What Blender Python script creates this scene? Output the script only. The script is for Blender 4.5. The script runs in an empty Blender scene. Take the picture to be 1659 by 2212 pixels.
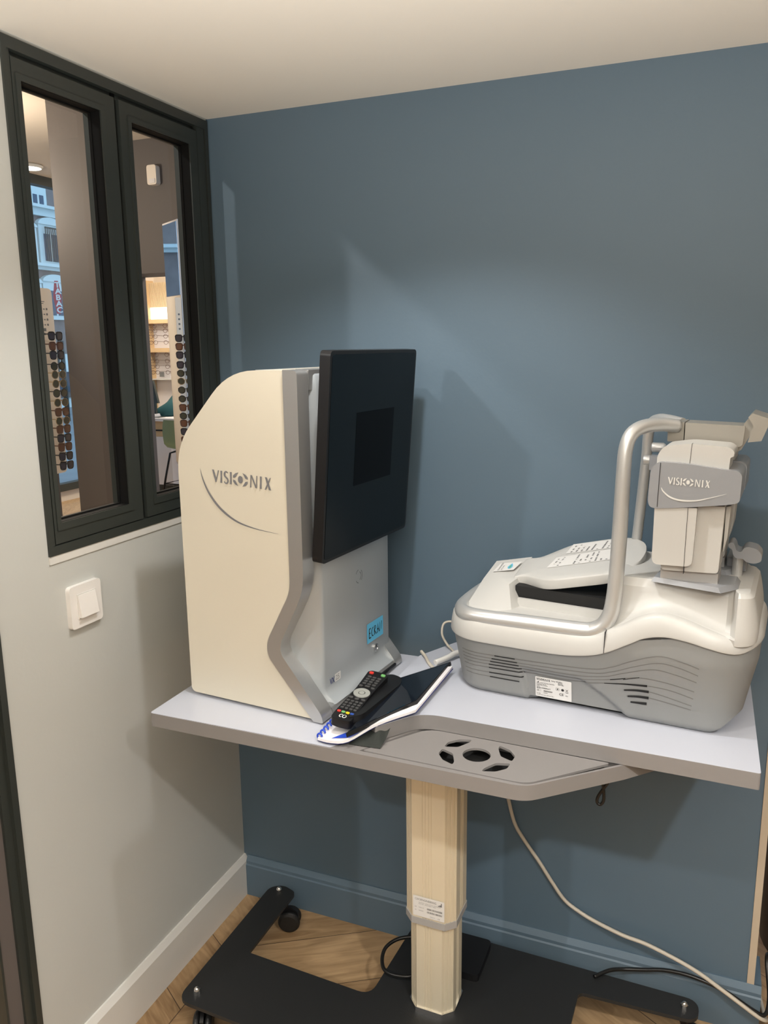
import bpy, bmesh, math, random
from mathutils import Vector, Matrix, Euler
random.seed(7)
PI = math.pi
C = bpy.context.scene.collection
S = bpy.context.scene

# ------------------------------------------------------------------ camera, world, lights, exposure
CAM = Vector((1.09557, -1.65492, 1.43598))
CROT = (1.37042, 0.011313, 0.387182)
FPX = 1748.5
cd = bpy.data.cameras.new('camera'); cam = bpy.data.objects.new('camera', cd); C.objects.link(cam)
cam.location = CAM; cam.rotation_euler = CROT
cd.sensor_fit = 'VERTICAL'; cd.sensor_height = 36.0; cd.lens = FPX / 2212 * 36.0
cd.clip_start = .02; cd.clip_end = 200
S.camera = cam
S.view_settings.view_transform = 'Standard'; S.view_settings.look = 'None'
S.view_settings.gamma = 1; S.view_settings.use_curve_mapping = False
S.view_settings.exposure = 0.0

w = bpy.data.worlds.new('world'); S.world = w; w.use_nodes = True
bg = w.node_tree.nodes['Background']
bg.inputs[0].default_value = (.42, .68, 1.0, 1); bg.inputs[1].default_value = 1.75

def spot(name, loc, target, power, col, size, blend=.35, rad=.03):
    d = bpy.data.lights.new(name, 'SPOT'); o = bpy.data.objects.new(name, d); C.objects.link(o)
    o.location = loc; o.rotation_euler = (Vector(target) - Vector(loc)).to_track_quat('-Z', 'Y').to_euler()
    d.energy = power; d.color = col; d.spot_size = math.radians(size); d.spot_blend = blend; d.shadow_soft_size = rad
    return o
def area(name, loc, target, power, col, sx, sy=None):
    d = bpy.data.lights.new(name, 'AREA'); o = bpy.data.objects.new(name, d); C.objects.link(o)
    o.location = loc; o.rotation_euler = (Vector(target) - Vector(loc)).to_track_quat('-Z', 'Y').to_euler()
    d.shape = 'RECTANGLE'; d.size = sx; d.size_y = sy or sx; d.energy = power; d.color = col
    return o
WARM = (1.0, .88, .74); NEUT = (1.0, .985, .955)
# recessed ceiling lamps of the booth and the shop, with added fill lights
spot('ceiling_spot_near', (.60, -.56, 1.925), (.60, -.50, 0), 24, NEUT, 122, .45, .028)
spot('ceiling_spot_right', (1.65, -1.47, 1.925), (1.35, -1.20, 0), 72, NEUT, 102, .5, .03)
spot('ceiling_spot_shop', (-1.2, -3.4, 2.95), (.6, -.3, .9), 125, NEUT, 60, .5, .05)
area('added_booth_fill', (1.3, -2.6, 1.92), (1.2, -2.2, 0), 20, (1, .97, .93), 1.2, .6)  # added soft fill for lower walls, floor and table front, not a real fitting
up_ = area('added_upward_fill', (1.05, -1.95, .80), (1.0, -1.75, 2), 58, (1, .95, .88), .7); up_.data.spread = math.radians(120)  # added fill without a lamp body, placed to brighten the ceiling
def point(name, loc, power, col, rad=.12):
    d = bpy.data.lights.new(name, 'POINT'); o = bpy.data.objects.new(name, d); C.objects.link(o)
    o.location = loc; d.energy = power; d.color = col; d.shadow_soft_size = rad
point('added_shop_fill_a', (-1.9, .4, 2.40), 75, WARM)  # added bare light, out of view, to brighten the shop ceiling and displays
point('added_shop_fill_b', (-3.5, 2.3, 2.45), 55, WARM)  # second added light for the shop ceiling, no pendant hangs here
area('shop_ceiling_light', (-3.2, 5.0, 2.96), (-3.4, 5.4, 0), 105, WARM, .8)
area('shelf_light', (-4.5, 5.45, 1.93), (-4.5, 5.75, 1.2), 5, (1, .95, .9), 1.2, .05)

# ------------------------------------------------------------------ pixel to point, for the surroundings beyond the window
_R = Euler(CROT).to_matrix()
def _ray(u, v):
    return _R @ Vector(((u - 829.5) / FPX, -(v - 1106) / FPX, -1))
def ax_(u, v, x):
    d = _ray(u, v); return CAM + d * ((x - CAM.x) / d.x)
def ay_(u, v, y):
    d = _ray(u, v); return CAM + d * ((y - CAM.y) / d.y)

# ------------------------------------------------------------------ materials
def mat(name, col, rough=.5, metal=0., bump=0., bscale=300., var=0., spec=.5, emit=None, estr=0., coat=0., vscale=6.):
    m = bpy.data.materials.new(name); m.use_nodes = True
    nt = m.node_tree; b = nt.nodes['Principled BSDF']
    b.inputs['Base Color'].default_value = (*col, 1); b.inputs['Roughness'].default_value = rough
    b.inputs['Metallic'].default_value = metal; b.inputs['Specular IOR Level'].default_value = spec
    b.inputs['Coat Weight'].default_value = coat
    tc = nt.nodes.new('ShaderNodeTexCoord')
    n2 = nt.nodes.new('ShaderNodeTexNoise'); n2.inputs['Scale'].default_value = vscale; n2.inputs['Detail'].default_value = 4
    nt.links.new(tc.outputs['Object'], n2.inputs['Vector'])
    mx = nt.nodes.new('ShaderNodeMixRGB'); mx.blend_type = 'MULTIPLY'
    mx.inputs[1].default_value = (*col, 1); mx.inputs[2].default_value = (1 - var * 2, 1 - var * 2, 1 - var * 2, 1)
    nt.links.new(n2.outputs['Fac'], mx.inputs[0]); nt.links.new(mx.outputs[0], b.inputs['Base Color'])
    if bump:
        n = nt.nodes.new('ShaderNodeTexNoise'); n.inputs['Scale'].default_value = bscale; n.inputs['Detail'].default_value = 3
        nt.links.new(tc.outputs['Object'], n.inputs['Vector'])
        bp = nt.nodes.new('ShaderNodeBump'); bp.inputs['Strength'].default_value = bump; bp.inputs['Distance'].default_value = .001
        nt.links.new(n.outputs['Fac'], bp.inputs['Height']); nt.links.new(bp.outputs[0], b.inputs['Normal'])
    if emit:
        b.inputs['Emission Color'].default_value = (*emit, 1); b.inputs['Emission Strength'].default_value = estr
    return m
M = {}
M['white_wall'] = mat('painted_wall_white', (.51, .52, .50), .55, bump=.15, bscale=120)
M['blue_wall'] = mat('painted_wall_blue', (.098, .150, .200), .5, bump=.15, bscale=150)
M['ceiling'] = mat('painted_ceiling', (.72, .69, .63), .7, bump=.1, bscale=100)
M['white_trim'] = mat('white_trim_paint', (.66, .65, .62), .35)
M['frame'] = mat('dark_green_black_metal', (.028, .033, .030), .42)
M['gasket'] = mat('black_rubber', (.005, .005, .005), .7, spec=.15)
M['beige_trim'] = mat('beige_trim', (.50, .42, .32), .5)
M['switch'] = mat('switch_plastic', (.78, .76, .74), .3)
M['top_white'] = mat('laminate_pale_grey', (.475, .495, .56), .32, bump=.05, bscale=800)
M['taupe'] = mat('taupe_edge', (.215, .203, .198), .45, bump=.05, bscale=600)
M['cream'] = mat('cream_plastic', (.62, .575, .475), .38)
M['silver'] = mat('silver_paint', (.60, .60, .59), .36, metal=.55, bump=.05, bscale=1500)
M['grey_paint'] = mat('grey_satin_paint', (.42, .45, .47), .30, metal=.25, bump=.04, bscale=1500)
M['silver_band'] = mat('silver_band_paint', (.50, .50, .495), .28, metal=.7, bump=.05, bscale=1500)
M['logo_grey'] = mat('logo_grey', (.17, .17, .18), .4)
M['logo_light'] = mat('logo_light', (.70, .70, .68), .4)
M['black_plastic'] = mat('black_plastic', (.009, .009, .010), .38, spec=.35)
M['screen'] = mat('screen_matte', (.003, .006, .009), .32, spec=.2)
M['screen_dark'] = mat('screen_window', (.0015, .002, .003), .34, spec=.08)
M['off_white'] = mat('off_white_plastic', (.53, .525, .505), .40, bump=.05, bscale=1200)
M['mid_grey'] = mat('mid_grey_plastic', (.235, .24, .238), .45, bump=.05, bscale=1500)
M['head_grey'] = mat('head_grey_plastic', (.29, .30, .32), .26)
M['taupe_silver'] = mat('taupe_silver', (.36, .34, .30), .35, metal=.3)
M['seam'] = mat('seam_dark', (.015, .015, .02), .6)
M['slot'] = mat('slot_black', (.006, .006, .006), .7)
M['label'] = mat('label_paper', (.70, .69, .67), .45)
M['ink'] = mat('ink_black', (.015, .015, .015), .5)
M['ink_soft'] = mat('ink_soft', (.19, .19, .19), .5)
M['blue_note'] = mat('blue_note', (.12, .48, .74), .5)
M['navy'] = mat('navy_ink', (.02, .03, .16), .4)
M['column'] = mat('champagne_aluminium', (.74, .66, .50), .42, metal=.25)
M['collar'] = mat('grey_collar', (.36, .35, .34), .5)
M['base'] = mat('black_powder_coat', (.016, .017, .018), .5, bump=.3, bscale=900)
M['chrome'] = mat('chrome', (.75, .74, .72), .18, metal=1)
M['rubber'] = mat('caster_rubber', (.008, .008, .008), .5)
M['cable_white'] = mat('cable_white', (.55, .50, .42), .45)
M['cable_black'] = mat('cable_black', (.008, .008, .008), .35)
M['paper'] = mat('paper_white', (.80, .78, .80), .6)
M['cobalt'] = mat('cobalt_blue', (.02, .07, .55), .35)
M['tablet_glass'] = mat('tablet_glass', (.006, .009, .015), .08, coat=.5)
M['cloth'] = mat('charcoal_cloth', (.055, .062, .056), .8, bump=.5, bscale=400)
M['key'] = mat('key_grey', (.06, .06, .06), .5)
M['key_light'] = mat('key_ring_grey', (.30, .31, .29), .4)
M['red'] = mat('red_key', (.60, .04, .03), .4); M['green'] = mat('green_key', (.16, .42, .14), .4)
M['yellow'] = mat('yellow_key', (.75, .55, .02), .4); M['blue'] = mat('blue_key', (.03, .08, .35), .4)
M['taupe_wall'] = mat('shop_taupe_paint', (.105, .090, .085), .7)
M['shop_ceiling'] = mat('shop_ceiling_paint', (.66, .57, .47), .8)
M['peach'] = mat('peach_display', (.90, .80, .68), .5)
M['wood'] = mat('light_wood', (.62, .42, .22), .5, var=.1)
M['counter_white'] = mat('counter_white', (.70, .66, .66), .4)
M['sage'] = mat('sage_plastic', (.28, .34, .24), .45)
M['teal'] = mat('teal_knit', (.006, .055, .062), .9, bump=.8, bscale=150)
M['skin'] = mat('skin', (.55, .34, .25), .5)
M['hair'] = mat('hair', (.03, .02, .015), .6)
M['lens_grey'] = mat('lens_grey', (.07, .06, .075), .15); M['lens_brown'] = mat('lens_brown', (.18, .085, .05), .15)
M['lens_green'] = mat('lens_green', (.08, .075, .05), .15)
M['rim_black'] = mat('rim_black', (.012, .010, .010), .3); M['rim_brown'] = mat('rim_brown', (.10, .04, .02), .3)
M['rim_gold'] = mat('rim_gold', (.45, .32, .16), .3, metal=.8); M['rim_grey'] = mat('rim_grey', (.16, .15, .14), .4)
M['mirror'] = mat('mirror', (.85, .88, .92), .02, metal=1)
M['render_blue'] = mat('facade_stucco', (.70, .74, .72), .8)
M['brick'] = mat('facade_brick', (.34, .26, .24), .9, var=.25, vscale=3)
M['road'] = mat('asphalt', (.34, .36, .38), .6, var=.2, vscale=2)
M['shutter'] = mat('window_dark', (.05, .08, .13), .2)
M['tabac_red'] = mat('sign_red', (.42, .03, .05), .4)
M['sensor'] = mat('sensor_plastic', (.74, .66, .58), .4)
M['glow'] = mat('lamp_diffuser', (1, 1, 1), .5, emit=(1, .95, .88), estr=9)
M['strip_glow'] = mat('strip_diffuser', (1, 1, 1), .5, emit=(1, .97, .94), estr=1.3)

def glass_mat(name, fac=.10):
    m = bpy.data.materials.new(name); m.use_nodes = True; nt = m.node_tree; nt.nodes.clear()
    o = nt.nodes.new('ShaderNodeOutputMaterial'); mx = nt.nodes.new('ShaderNodeMixShader')
    t = nt.nodes.new('ShaderNodeBsdfTransparent'); g = nt.nodes.new('ShaderNodeBsdfGlossy'); g.inputs['Roughness'].default_value = .0
    t.inputs[0].default_value = (.97, .98, .97, 1)
    f = nt.nodes.new('ShaderNodeFresnel'); f.inputs[0].default_value = 1.42
    gm = nt.nodes.new('ShaderNodeNewGeometry'); iv = nt.nodes.new('ShaderNodeMath'); iv.operation = 'SUBTRACT'; iv.inputs[0].default_value = 1
    nt.links.new(gm.outputs['Backfacing'], iv.inputs[1]); mu_ = nt.nodes.new('ShaderNodeMath'); mu_.operation = 'MULTIPLY'
    nt.links.new(f.outputs[0], mu_.inputs[0]); nt.links.new(iv.outputs[0], mu_.inputs[1]); nt.links.new(mu_.outputs[0], mx.inputs[0]); nt.links.new(t.outputs[0], mx.inputs[1]); nt.links.new(g.outputs[0], mx.inputs[2])
    nt.links.new(mx.outputs[0], o.inputs[0]); return m
M['glass'] = glass_mat('pane_glass')

def wood_floor():
    m = bpy.data.materials.new('chevron_oak'); m.use_nodes = True; nt = m.node_tree; b = nt.nodes['Principled BSDF']
    N = nt.nodes.new; L = nt.links.new
    def math_(op, a, c=None):
        n = N('ShaderNodeMath'); n.operation = op
        for i, v in enumerate((a, c)):
            if v is None: continue
            if isinstance(v, (int, float)): n.inputs[i].default_value = v
            else: L(v, n.inputs[i])
        return n.outputs[0]
    g = N('ShaderNodeNewGeometry'); sp = N('ShaderNodeSeparateXYZ'); L(g.outputs['Position'], sp.inputs[0])
    X, Y = sp.outputs[0], sp.outputs[1]
    cw, bw = .62, .185
    xs = math_('ADD', X, 3.02)
    q = math_('DIVIDE', xs, cw); col = math_('FLOOR', q); fx = math_('SUBTRACT', q, col)
    sgn = math_('SUBTRACT', 1, math_('MULTIPLY', math_('MODULO', col, 2), 2))
    s = math_('ADD', math_('ADD', Y, 20), math_('MULTIPLY', math_('MULTIPLY', math_('MULTIPLY', fx, cw), .62), sgn))
    r = math_('DIVIDE', s, bw); bi = math_('FLOOR', r); fr = math_('SUBTRACT', r, bi)
    edge = math_('MINIMUM', math_('MINIMUM', fr, math_('SUBTRACT', 1, fr)), math_('MULTIPLY', math_('MINIMUM', fx, math_('SUBTRACT', 1, fx)), cw / bw))
    gap = math_('LESS_THAN', edge, .006)
    cmb = N('ShaderNodeCombineXYZ'); L(bi, cmb.inputs[0]); L(col, cmb.inputs[1])
    wn = N('ShaderNodeTexWhiteNoise'); wn.noise_dimensions = '3D'; L(cmb.outputs[0], wn.inputs['Vector'])
    # grain runs along the board
    al = math_('SUBTRACT', math_('MULTIPLY', fx, cw * 1.2), math_('MULTIPLY', math_('MULTIPLY', Y, .5), sgn))
    gv = N('ShaderNodeCombineXYZ'); L(math_('MULTIPLY', al, 3.5), gv.inputs[0]); L(math_('MULTIPLY', fr, 5.), gv.inputs[1]); L(math_('MULTIPLY', wn.outputs['Value'], 30), gv.inputs[2])
    nz = N('ShaderNodeTexNoise'); nz.inputs['Scale'].default_value = 1.6; nz.inputs['Detail'].default_value = 7; nz.inputs['Distortion'].default_value = 1.2
    L(gv.outputs[0], nz.inputs['Vector'])
    cr = N('ShaderNodeValToRGB'); cr.color_ramp.elements[0].position = .3; cr.color_ramp.elements[0].color = (.25, .150, .072, 1)
    cr.color_ramp.elements[1].position = .75; cr.color_ramp.elements[1].color = (.52, .35, .19, 1)
    L(math_('ADD', math_('MULTIPLY', nz.outputs['Fac'], .8), math_('MULTIPLY', wn.outputs['Value'], .22)), cr.inputs[0])
    mx = N('ShaderNodeMixRGB'); L(gap, mx.inputs[0]); L(cr.outputs[0], mx.inputs[1]); mx.inputs[2].default_value = (.07, .04, .02, 1)
    L(mx.outputs[0], b.inputs['Base Color']); b.inputs['Roughness'].default_value = .48
    return m
M['floor'] = wood_floor()

# ------------------------------------------------------------------ mesh helpers
def link(name, me, m, parent=None):
    o = bpy.data.objects.new(name, me); C.objects.link(o)
    if m is not None:
        for k in (m if isinstance(m, (list, tuple)) else [m]): me.materials.append(M[k] if isinstance(k, str) else k)
    if parent is not None: o.parent = parent
    return o
def obj(name, bm, m, parent=None, smooth=False, bev=0., seg=2, recalc=True, ang=35, sharp=50):
    if bev:
        es = [e for e in bm.edges if len(e.link_faces) == 2 and e.calc_face_angle(0) > math.radians(ang)]
        bmesh.ops.bevel(bm, geom=es, offset=bev, segments=seg, profile=.5, affect='EDGES', clamp_overlap=True)
    if recalc: bmesh.ops.recalc_face_normals(bm, faces=bm.faces)
    if smooth or bev:
        for f in bm.faces: f.smooth = True
        for e in bm.edges:
            if len(e.link_faces) == 2 and e.calc_face_angle(0) > math.radians(sharp if smooth else 40): e.smooth = False
    me = bpy.data.meshes.new(name); bm.to_mesh(me); bm.free()
    return link(name, me, m, parent)
def B(): return bmesh.new()
def box(bm, x0, x1, y0, y1, z0, z1, mi=0):
    v = [bm.verts.new((x, y, z)) for z in (z0, z1) for y in (y0, y1) for x in (x0, x1)]
    for f in ((0, 2, 3, 1), (4, 5, 7, 6), (0, 1, 5, 4), (2, 6, 7, 3), (0, 4, 6, 2), (1, 3, 7, 5)):
        bm.faces.new([v[i] for i in f]).material_index = mi
    return bm
def mk(*a): return box(B(), *a)
def prism(bm, pts, d0, d1, f=lambda a, b, c: (a, b, c), capmi=0, sidemi=0):
    """polygon pts (a, b) swept from d0 to d1; f maps (a, b, d) to xyz"""
    lo = [bm.verts.new(f(a, b, d0)) for a, b in pts]; hi = [bm.verts.new(f(a, b, d1)) for a, b in pts]
    bm.faces.new(lo[::-1]).material_index = sidemi; bm.faces.new(hi).material_index = capmi
    n = len(pts)
    for i in range(n): bm.faces.new([lo[i], lo[(i + 1) % n], hi[(i + 1) % n], hi[i]]).material_index = sidemi
    return bm
XZ = lambda a, b, d: (a, d, b)
YZ = lambda a, b, d: (d, a, b)
def rounded(pts, r, n=5):
    """round polygon corners; r a number or one per corner"""
    out = []; N = len(pts)
    for i in range(N):
        p0, p1, p2 = Vector(pts[i - 1]), Vector(pts[i]), Vector(pts[(i + 1) % N]); rr = r[i] if isinstance(r, (list, tuple)) else r
        if rr <= 0: out.append(tuple(p1)); continue
        a = (p0 - p1); b = (p2 - p1); t = min(rr, a.length * .49, b.length * .49)
        A = p1 + a.normalized() * t; D = p1 + b.normalized() * t
        for k in range(n + 1):
            s = k / n; out.append(tuple(A * (1 - s) ** 2 + p1 * 2 * s * (1 - s) + D * s * s))
    return out
def plate(outer, holes, z0, z1, name, m, parent=None, topmi=0, sidemi=0, f=lambda a, b, d: (a, b, d), bev=0):
    """a plate with holes cut through it"""
    bm = B(); es = []; loops = []
    for lp in [outer] + list(holes):
        vs = [bm.verts.new((a, b, 0)) for a, b in lp]; loops.append(vs)
        es += [bm.edges.new((vs[i], vs[(i + 1) % len(vs)])) for i in range(len(vs))]
    bmesh.ops.triangle_fill(bm, use_beauty=True, use_dissolve=False, edges=es, normal=(0, 0, 1))
    tris = [[v.co.xy.copy() for v in fc.verts] for fc in bm.faces]; bm.free()
    bm = B(); cache = {}
    def V(p, d):
        k = (round(p[0], 6), round(p[1], 6), d)
        if k not in cache: cache[k] = bm.verts.new(f(p[0], p[1], d))
        return cache[k]
    for t in tris:
        bm.faces.new([V(p, z1) for p in t]).material_index = topmi
        bm.faces.new([V(p, z0) for p in t[::-1]]).material_index = sidemi
    for lp in [outer] + list(holes):
        for i in range(len(lp)):
            a, b = lp[i], lp[(i + 1) % len(lp)]
            try: bm.faces.new([V(a, z0), V(b, z0), V(b, z1), V(a, z1)]).material_index = sidemi
            except ValueError: pass
    if bev: bmesh.ops.dissolve_limit(bm, angle_limit=.01, verts=bm.verts, edges=bm.edges) if not holes else None
    return obj(name, bm, m, parent, bev=bev, ang=60)
def spline(pts, n=8):
    P = [Vector(p) for p in pts]; out = []
    for i in range(len(P) - 1):
        p0, p1, p2, p3 = P[max(i - 1, 0)], P[i], P[i + 1], P[min(i + 2, len(P) - 1)]
        for k in range(n):
            t = k / n
            out.append(.5 * ((2 * p1) + (p2 - p0) * t + (2 * p0 - 5 * p1 + 4 * p2 - p3) * t * t + (3 * p1 - p0 - 3 * p2 + p3) * t ** 3))
    out.append(P[-1]); return out
def tube(bm, path, r, n=10, sy=1., closed=False, up=Vector((0, 0, 1)), caps=True, mi=0):
    """round (or flattened, factor sy along the binormal) tube along path; r a number or list"""
    P = [Vector(p) for p in path]; N = len(P); rings = []; prev = None
    for i, p in enumerate(P):
        t = (P[(i + 1) % N] - P[i - 1]) if closed else (P[min(i + 1, N - 1)] - P[max(i - 1, 0)])
        t = t.normalized() if t.length > 1e-9 else Vector((0, 0, 1))
        if prev is None:
            a = up.cross(t)
            if a.length < 1e-3: a = Vector((1, 0, 0)).cross(t)
            a.normalize()
        else:
            a = prev - t * prev.dot(t); a = a.normalized() if a.length > 1e-6 else prev
        prev = a; b = t.cross(a); rr = r[i] if isinstance(r, (list, tuple)) else r
        rings.append([bm.verts.new(p + (a * math.cos(2 * PI * k / n) + b * math.sin(2 * PI * k / n) * sy) * rr) for k in range(n)])
    R = range(N) if closed else range(N - 1)
    for i in R:
        A, D = rings[i], rings[(i + 1) % N]
        for k in range(n):
            fc = bm.faces.new([A[k], A[(k + 1) % n], D[(k + 1) % n], D[k]]); fc.material_index = mi; fc.smooth = True
    if caps and not closed:
        bm.faces.new(rings[0][::-1]).material_index = mi; bm.faces.new(rings[-1]).material_index = mi
    return bm
def lathe(bm, prof, c, n=24, axis='z'):
    rings = []
    for r, h in prof:
        ring = []
        for k in range(n):
            a = 2 * PI * k / n; x, y = r * math.cos(a), r * math.sin(a)
            p = {'z': (x, y, h), 'y': (x, h, y), 'x': (h, x, y)}[axis]
            ring.append(bm.verts.new((c[0] + p[0], c[1] + p[1], c[2] + p[2])))
        rings.append(ring)
    for A, D in zip(rings, rings[1:]):
        for k in range(n): bm.faces.new([A[k], A[(k + 1) % n], D[(k + 1) % n], D[k]])
    bm.faces.new(rings[0][::-1]); bm.faces.new(rings[-1])
    return bm
def loft(bm, rings, close=True, cap=True):
    vs = [[bm.verts.new(p) for p in r] for r in rings]; n = len(rings[0])
    for A, D in zip(vs, vs[1:]):
        for k in range(n if close else n - 1): bm.faces.new([A[k], A[(k + 1) % n], D[(k + 1) % n], D[k]])
    if cap: bm.faces.new(vs[0][::-1]); bm.faces.new(vs[-1])
    return bm
def tag(o, label, cat, group=None):
    o['label'] = label; o['category'] = cat
    if group: o['group'] = group
    return o
def thing(name, label, cat, loc=(0, 0, 0), rz=0., group=None):
    o = bpy.data.objects.new(name, None); C.objects.link(o); o.empty_display_size = .05
    o.location = loc; o.rotation_euler = (0, 0, rz); return tag(o, label, cat, group)
def struct(o): o['kind'] = 'structure'; return o
def dup(root, label=None, group=None):
    r = root.copy(); C.objects.link(r)
    if label: r['label'] = label
    if group: r['group'] = group
    for ch in list(root.children):
        c = ch.copy(); C.objects.link(c); c.parent = r
        for g in ch.children:
            d = g.copy(); C.objects.link(d); d.parent = c
    return r
# ---- lettering -----------------------------------------------------
def frame_m(o, u, v):
    """matrix whose x runs along u and y along v from origin o"""
    u = Vector(u).normalized(); n = u.cross(Vector(v)).normalized(); v = n.cross(u)
    return Matrix(((u.x, v.x, n.x, o[0]), (u.y, v.y, n.y, o[1]), (u.z, v.z, n.z, o[2]), (0, 0, 0, 1)))
def add_text(bm, body, size, mtx, sx=1., mi=0, lift=.0002, bold=0.):
    cu = bpy.data.curves.new('t', 'FONT'); cu.body = body; cu.size = size; cu.resolution_u = 3; cu.offset = bold * size
    o = bpy.data.objects.new('t', cu); C.objects.link(o)
    dg = bpy.context.evaluated_depsgraph_get(); me = bpy.data.meshes.new_from_object(o.evaluated_get(dg))
    vs = [bm.verts.new(mtx @ Vector((p.co.x * sx, p.co.y, lift))) for p in me.vertices]
    for pl in me.polygons:
        try: bm.faces.new([vs[i] for i in pl.vertices]).material_index = mi
        except ValueError: pass
    bpy.data.objects.remove(o); bpy.data.curves.remove(cu); bpy.data.meshes.remove(me)
def poly(bm, pts, mtx, lift=.0003, mi=0):
    try: bm.faces.new([bm.verts.new(mtx @ Vector((a, b, lift))) for a, b in pts]).material_index = mi
    except ValueError: pass
def ribbon(bm, pts, wds, mtx, lift=.0003, mi=0):
    P = [Vector(p) for p in pts]; L = []
    for i, p in enumerate(P):
        t = (P[min(i + 1, len(P) - 1)] - P[max(i - 1, 0)]).normalized(); nrm = Vector((-t.y, t.x))
        ww = wds[i] if isinstance(wds, (list, tuple)) else wds
        L.append((bm.verts.new(mtx @ Vector((*(p + nrm * ww / 2), lift))), bm.verts.new(mtx @ Vector((*(p - nrm * ww / 2), lift)))))
    for a, b in zip(L, L[1:]):
        bm.faces.new([a[0], a[1], b[1], b[0]]).material_index = mi
def arc(cx, cy, rx, ry, a0, a1, n=14):
    return [(cx + rx * math.cos(math.radians(a0 + (a1 - a0) * k / n)), cy + ry * math.sin(math.radians(a0 + (a1 - a0) * k / n))) for k in range(n + 1)]
EYE = [[(-.50, .06), (-.50, .22), (-.36, .40), (-.14, .50), (-.34, .12)], [(.50, .06), (.50, .22), (.36, .40), (.14, .50), (.34, .12)],
       [(-.50, -.06), (-.50, -.22), (-.36, -.40), (-.14, -.50), (-.34, -.12)], [(.50, -.06), (.50, -.22), (.36, -.40), (.14, -.50), (.34, -.12)]]
def eye(bm, cx, cy, wd, h, mtx, mi=0):
    for pg in EYE: poly(bm, [(cx + a * wd, cy + b * h) for a, b in pg], mtx, mi=mi)
    poly(bm, arc(cx, cy, wd * .17, h * .27, 0, 360, 20)[:-1], mtx, mi=mi)
def visionix(bm, L, h, mtx, mi=0):
    """the eight-letter wordmark with an eye for the O, total length L, letter height h"""
    u = L / 7.05
    def V_(x): poly(bm, [(x, h), (x + .22 * u, h), (x + .52 * u, .32 * h), (x + .70 * u, h), (x + .84 * u, h), (x + .53 * u, 0), (x + .40 * u, 0)], mtx, mi=mi)
    def I_(x): poly(bm, [(x + .02 * u, h), (x + .24 * u, h), (x + .22 * u, .5 * h), (x + .25 * u, 0), (x + .01 * u, 0), (x + .05 * u, .5 * h)], mtx, mi=mi)
    def S_(x):
        pts = arc(x + .27 * u, .755 * h, .20 * u, .225 * h, 30, 230, 10) + arc(x + .27 * u, .245 * h, .23 * u, .225 * h, 70, -160, 12)
        ribbon(bm, pts, [.11 * u + .07 * u * math.sin(PI * k / (len(pts) - 1)) for k in range(len(pts))], mtx, mi=mi)
    def N_(x):
        poly(bm, [(x, 0), (x + .04 * u, h), (x + .15 * u, h), (x + .14 * u, 0)], mtx, mi=mi)
        poly(bm, [(x + .04 * u, h), (x + .22 * u, h), (x + .80 * u, .0), (x + .62 * u, 0)], mtx, lift=.0004, mi=mi)
        poly(bm, [(x + .72 * u, h), (x + .83 * u, h), (x + .80 * u, 0), (x + .70 * u, .12 * h)], mtx, lift=.0005, mi=mi)
    def X_(x):
        poly(bm, [(x, h), (x + .24 * u, h), (x + .74 * u, 0), (x + .48 * u, 0)], mtx, mi=mi)
        poly(bm, [(x + .58 * u, h), (x + .70 * u, h), (x + .14 * u, 0), (x + .0 * u, 0)], mtx, lift=.0005, mi=mi)
    V_(0); I_(.98 * u); S_(1.42 * u); I_(2.12 * u); eye(bm, 3.38 * u, .5 * h, 1.72 * u, 1.12 * h, mtx, mi); N_(4.52 * u); I_(5.62 * u); X_(6.20 * u)

# ------------------------------------------------------------------ the setting
H = 1.94
bm = B()
box(bm, -.09, 0, -.702, -.578, 0, H); box(bm, -.05, 0, -.578, 0, 0, 1.058); box(bm, -.03, 0, -.006, .0, 1.058, 1.934)
box(bm, -.05, 0, -.578, -.006, 1.934, H); box(bm, -.05, -.0001, -.702, .0, H + .0001, 3.0)
struct(obj('wall_left', bm, 'white_wall'))
struct(obj('wall_back', mk(-.05, 1.247, 0, .09, 0, 3.0), 'blue_wall'))
struct(obj('floor', mk(-4.87, 3.2, -4.2, 6.2, -.05, 0), 'floor'))
struct(obj('ceiling', mk(0, 3.1, -4.1, 1.6, H, H + .06), 'ceiling'))
struct(obj('wall_right', mk(3.0, 3.1, -4.1, 1.6, 0, H), 'white_wall'))
struct(obj('wall_rear', mk(1.25, 3.1, 1.5, 1.6, 0, H), 'white_wall'))
struct(obj('wall_front', mk(-4.87, 3.1, -4.2, -4.1, 0, 3.05), 'white_wall'))
struct(obj('ceiling', mk(-4.87, -.05, -4.2, 6.2, 3.0, 3.06), 'shop_ceiling'))
# skirting boards with a sloped top edge
def skirt(name, prof, y0, y1, f, m, ov=None):
    bm = B(); prism(bm, prof, y0, y1, f); return struct(obj(name, bm, m))
prof = [(0, 0), (.012, 0), (.012, .098), (.004, .112), (0, .112)]
skirt('baseboard_left', prof, -.702, 0, lambda a, b, d: (a, d, b), 'white_trim')
prof = [(0, 0), (.014, 0), (.014, .088), (.011, .091), (.011, .099), (.003, .112), (0, .112)]
skirt('baseboard_back', prof, .0122, 1.262, lambda a, b, d: (d, -a, b), 'blue_wall')
struct(obj('baseboard_end', mk(1.2475, 1.262, -.001, .09, 0, .112), 'blue_wall'))
bm = mk(1.2335, 1.2475, -.003, .0915, .1122, H - .001); struct(obj('trim_1', bm, 'beige_trim', bev=.0008))
# dark metal door post at the free end of the left wall, taupe return beside it
bm = B(); box(bm, -.095, .004, -.716, -.7025, 0, H); box(bm, -.095, -.004, -.732, -.716, 0, H); struct(obj('trim_2', bm, 'frame', bev=.001))
struct(obj('wall_return', mk(-.060, -.010, -.763, -.732, 0, H), 'taupe_wall'))
struct(obj('trim_3', mk(-.062, -.008, -.768, -.763, 0, H), 'frame'))

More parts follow.
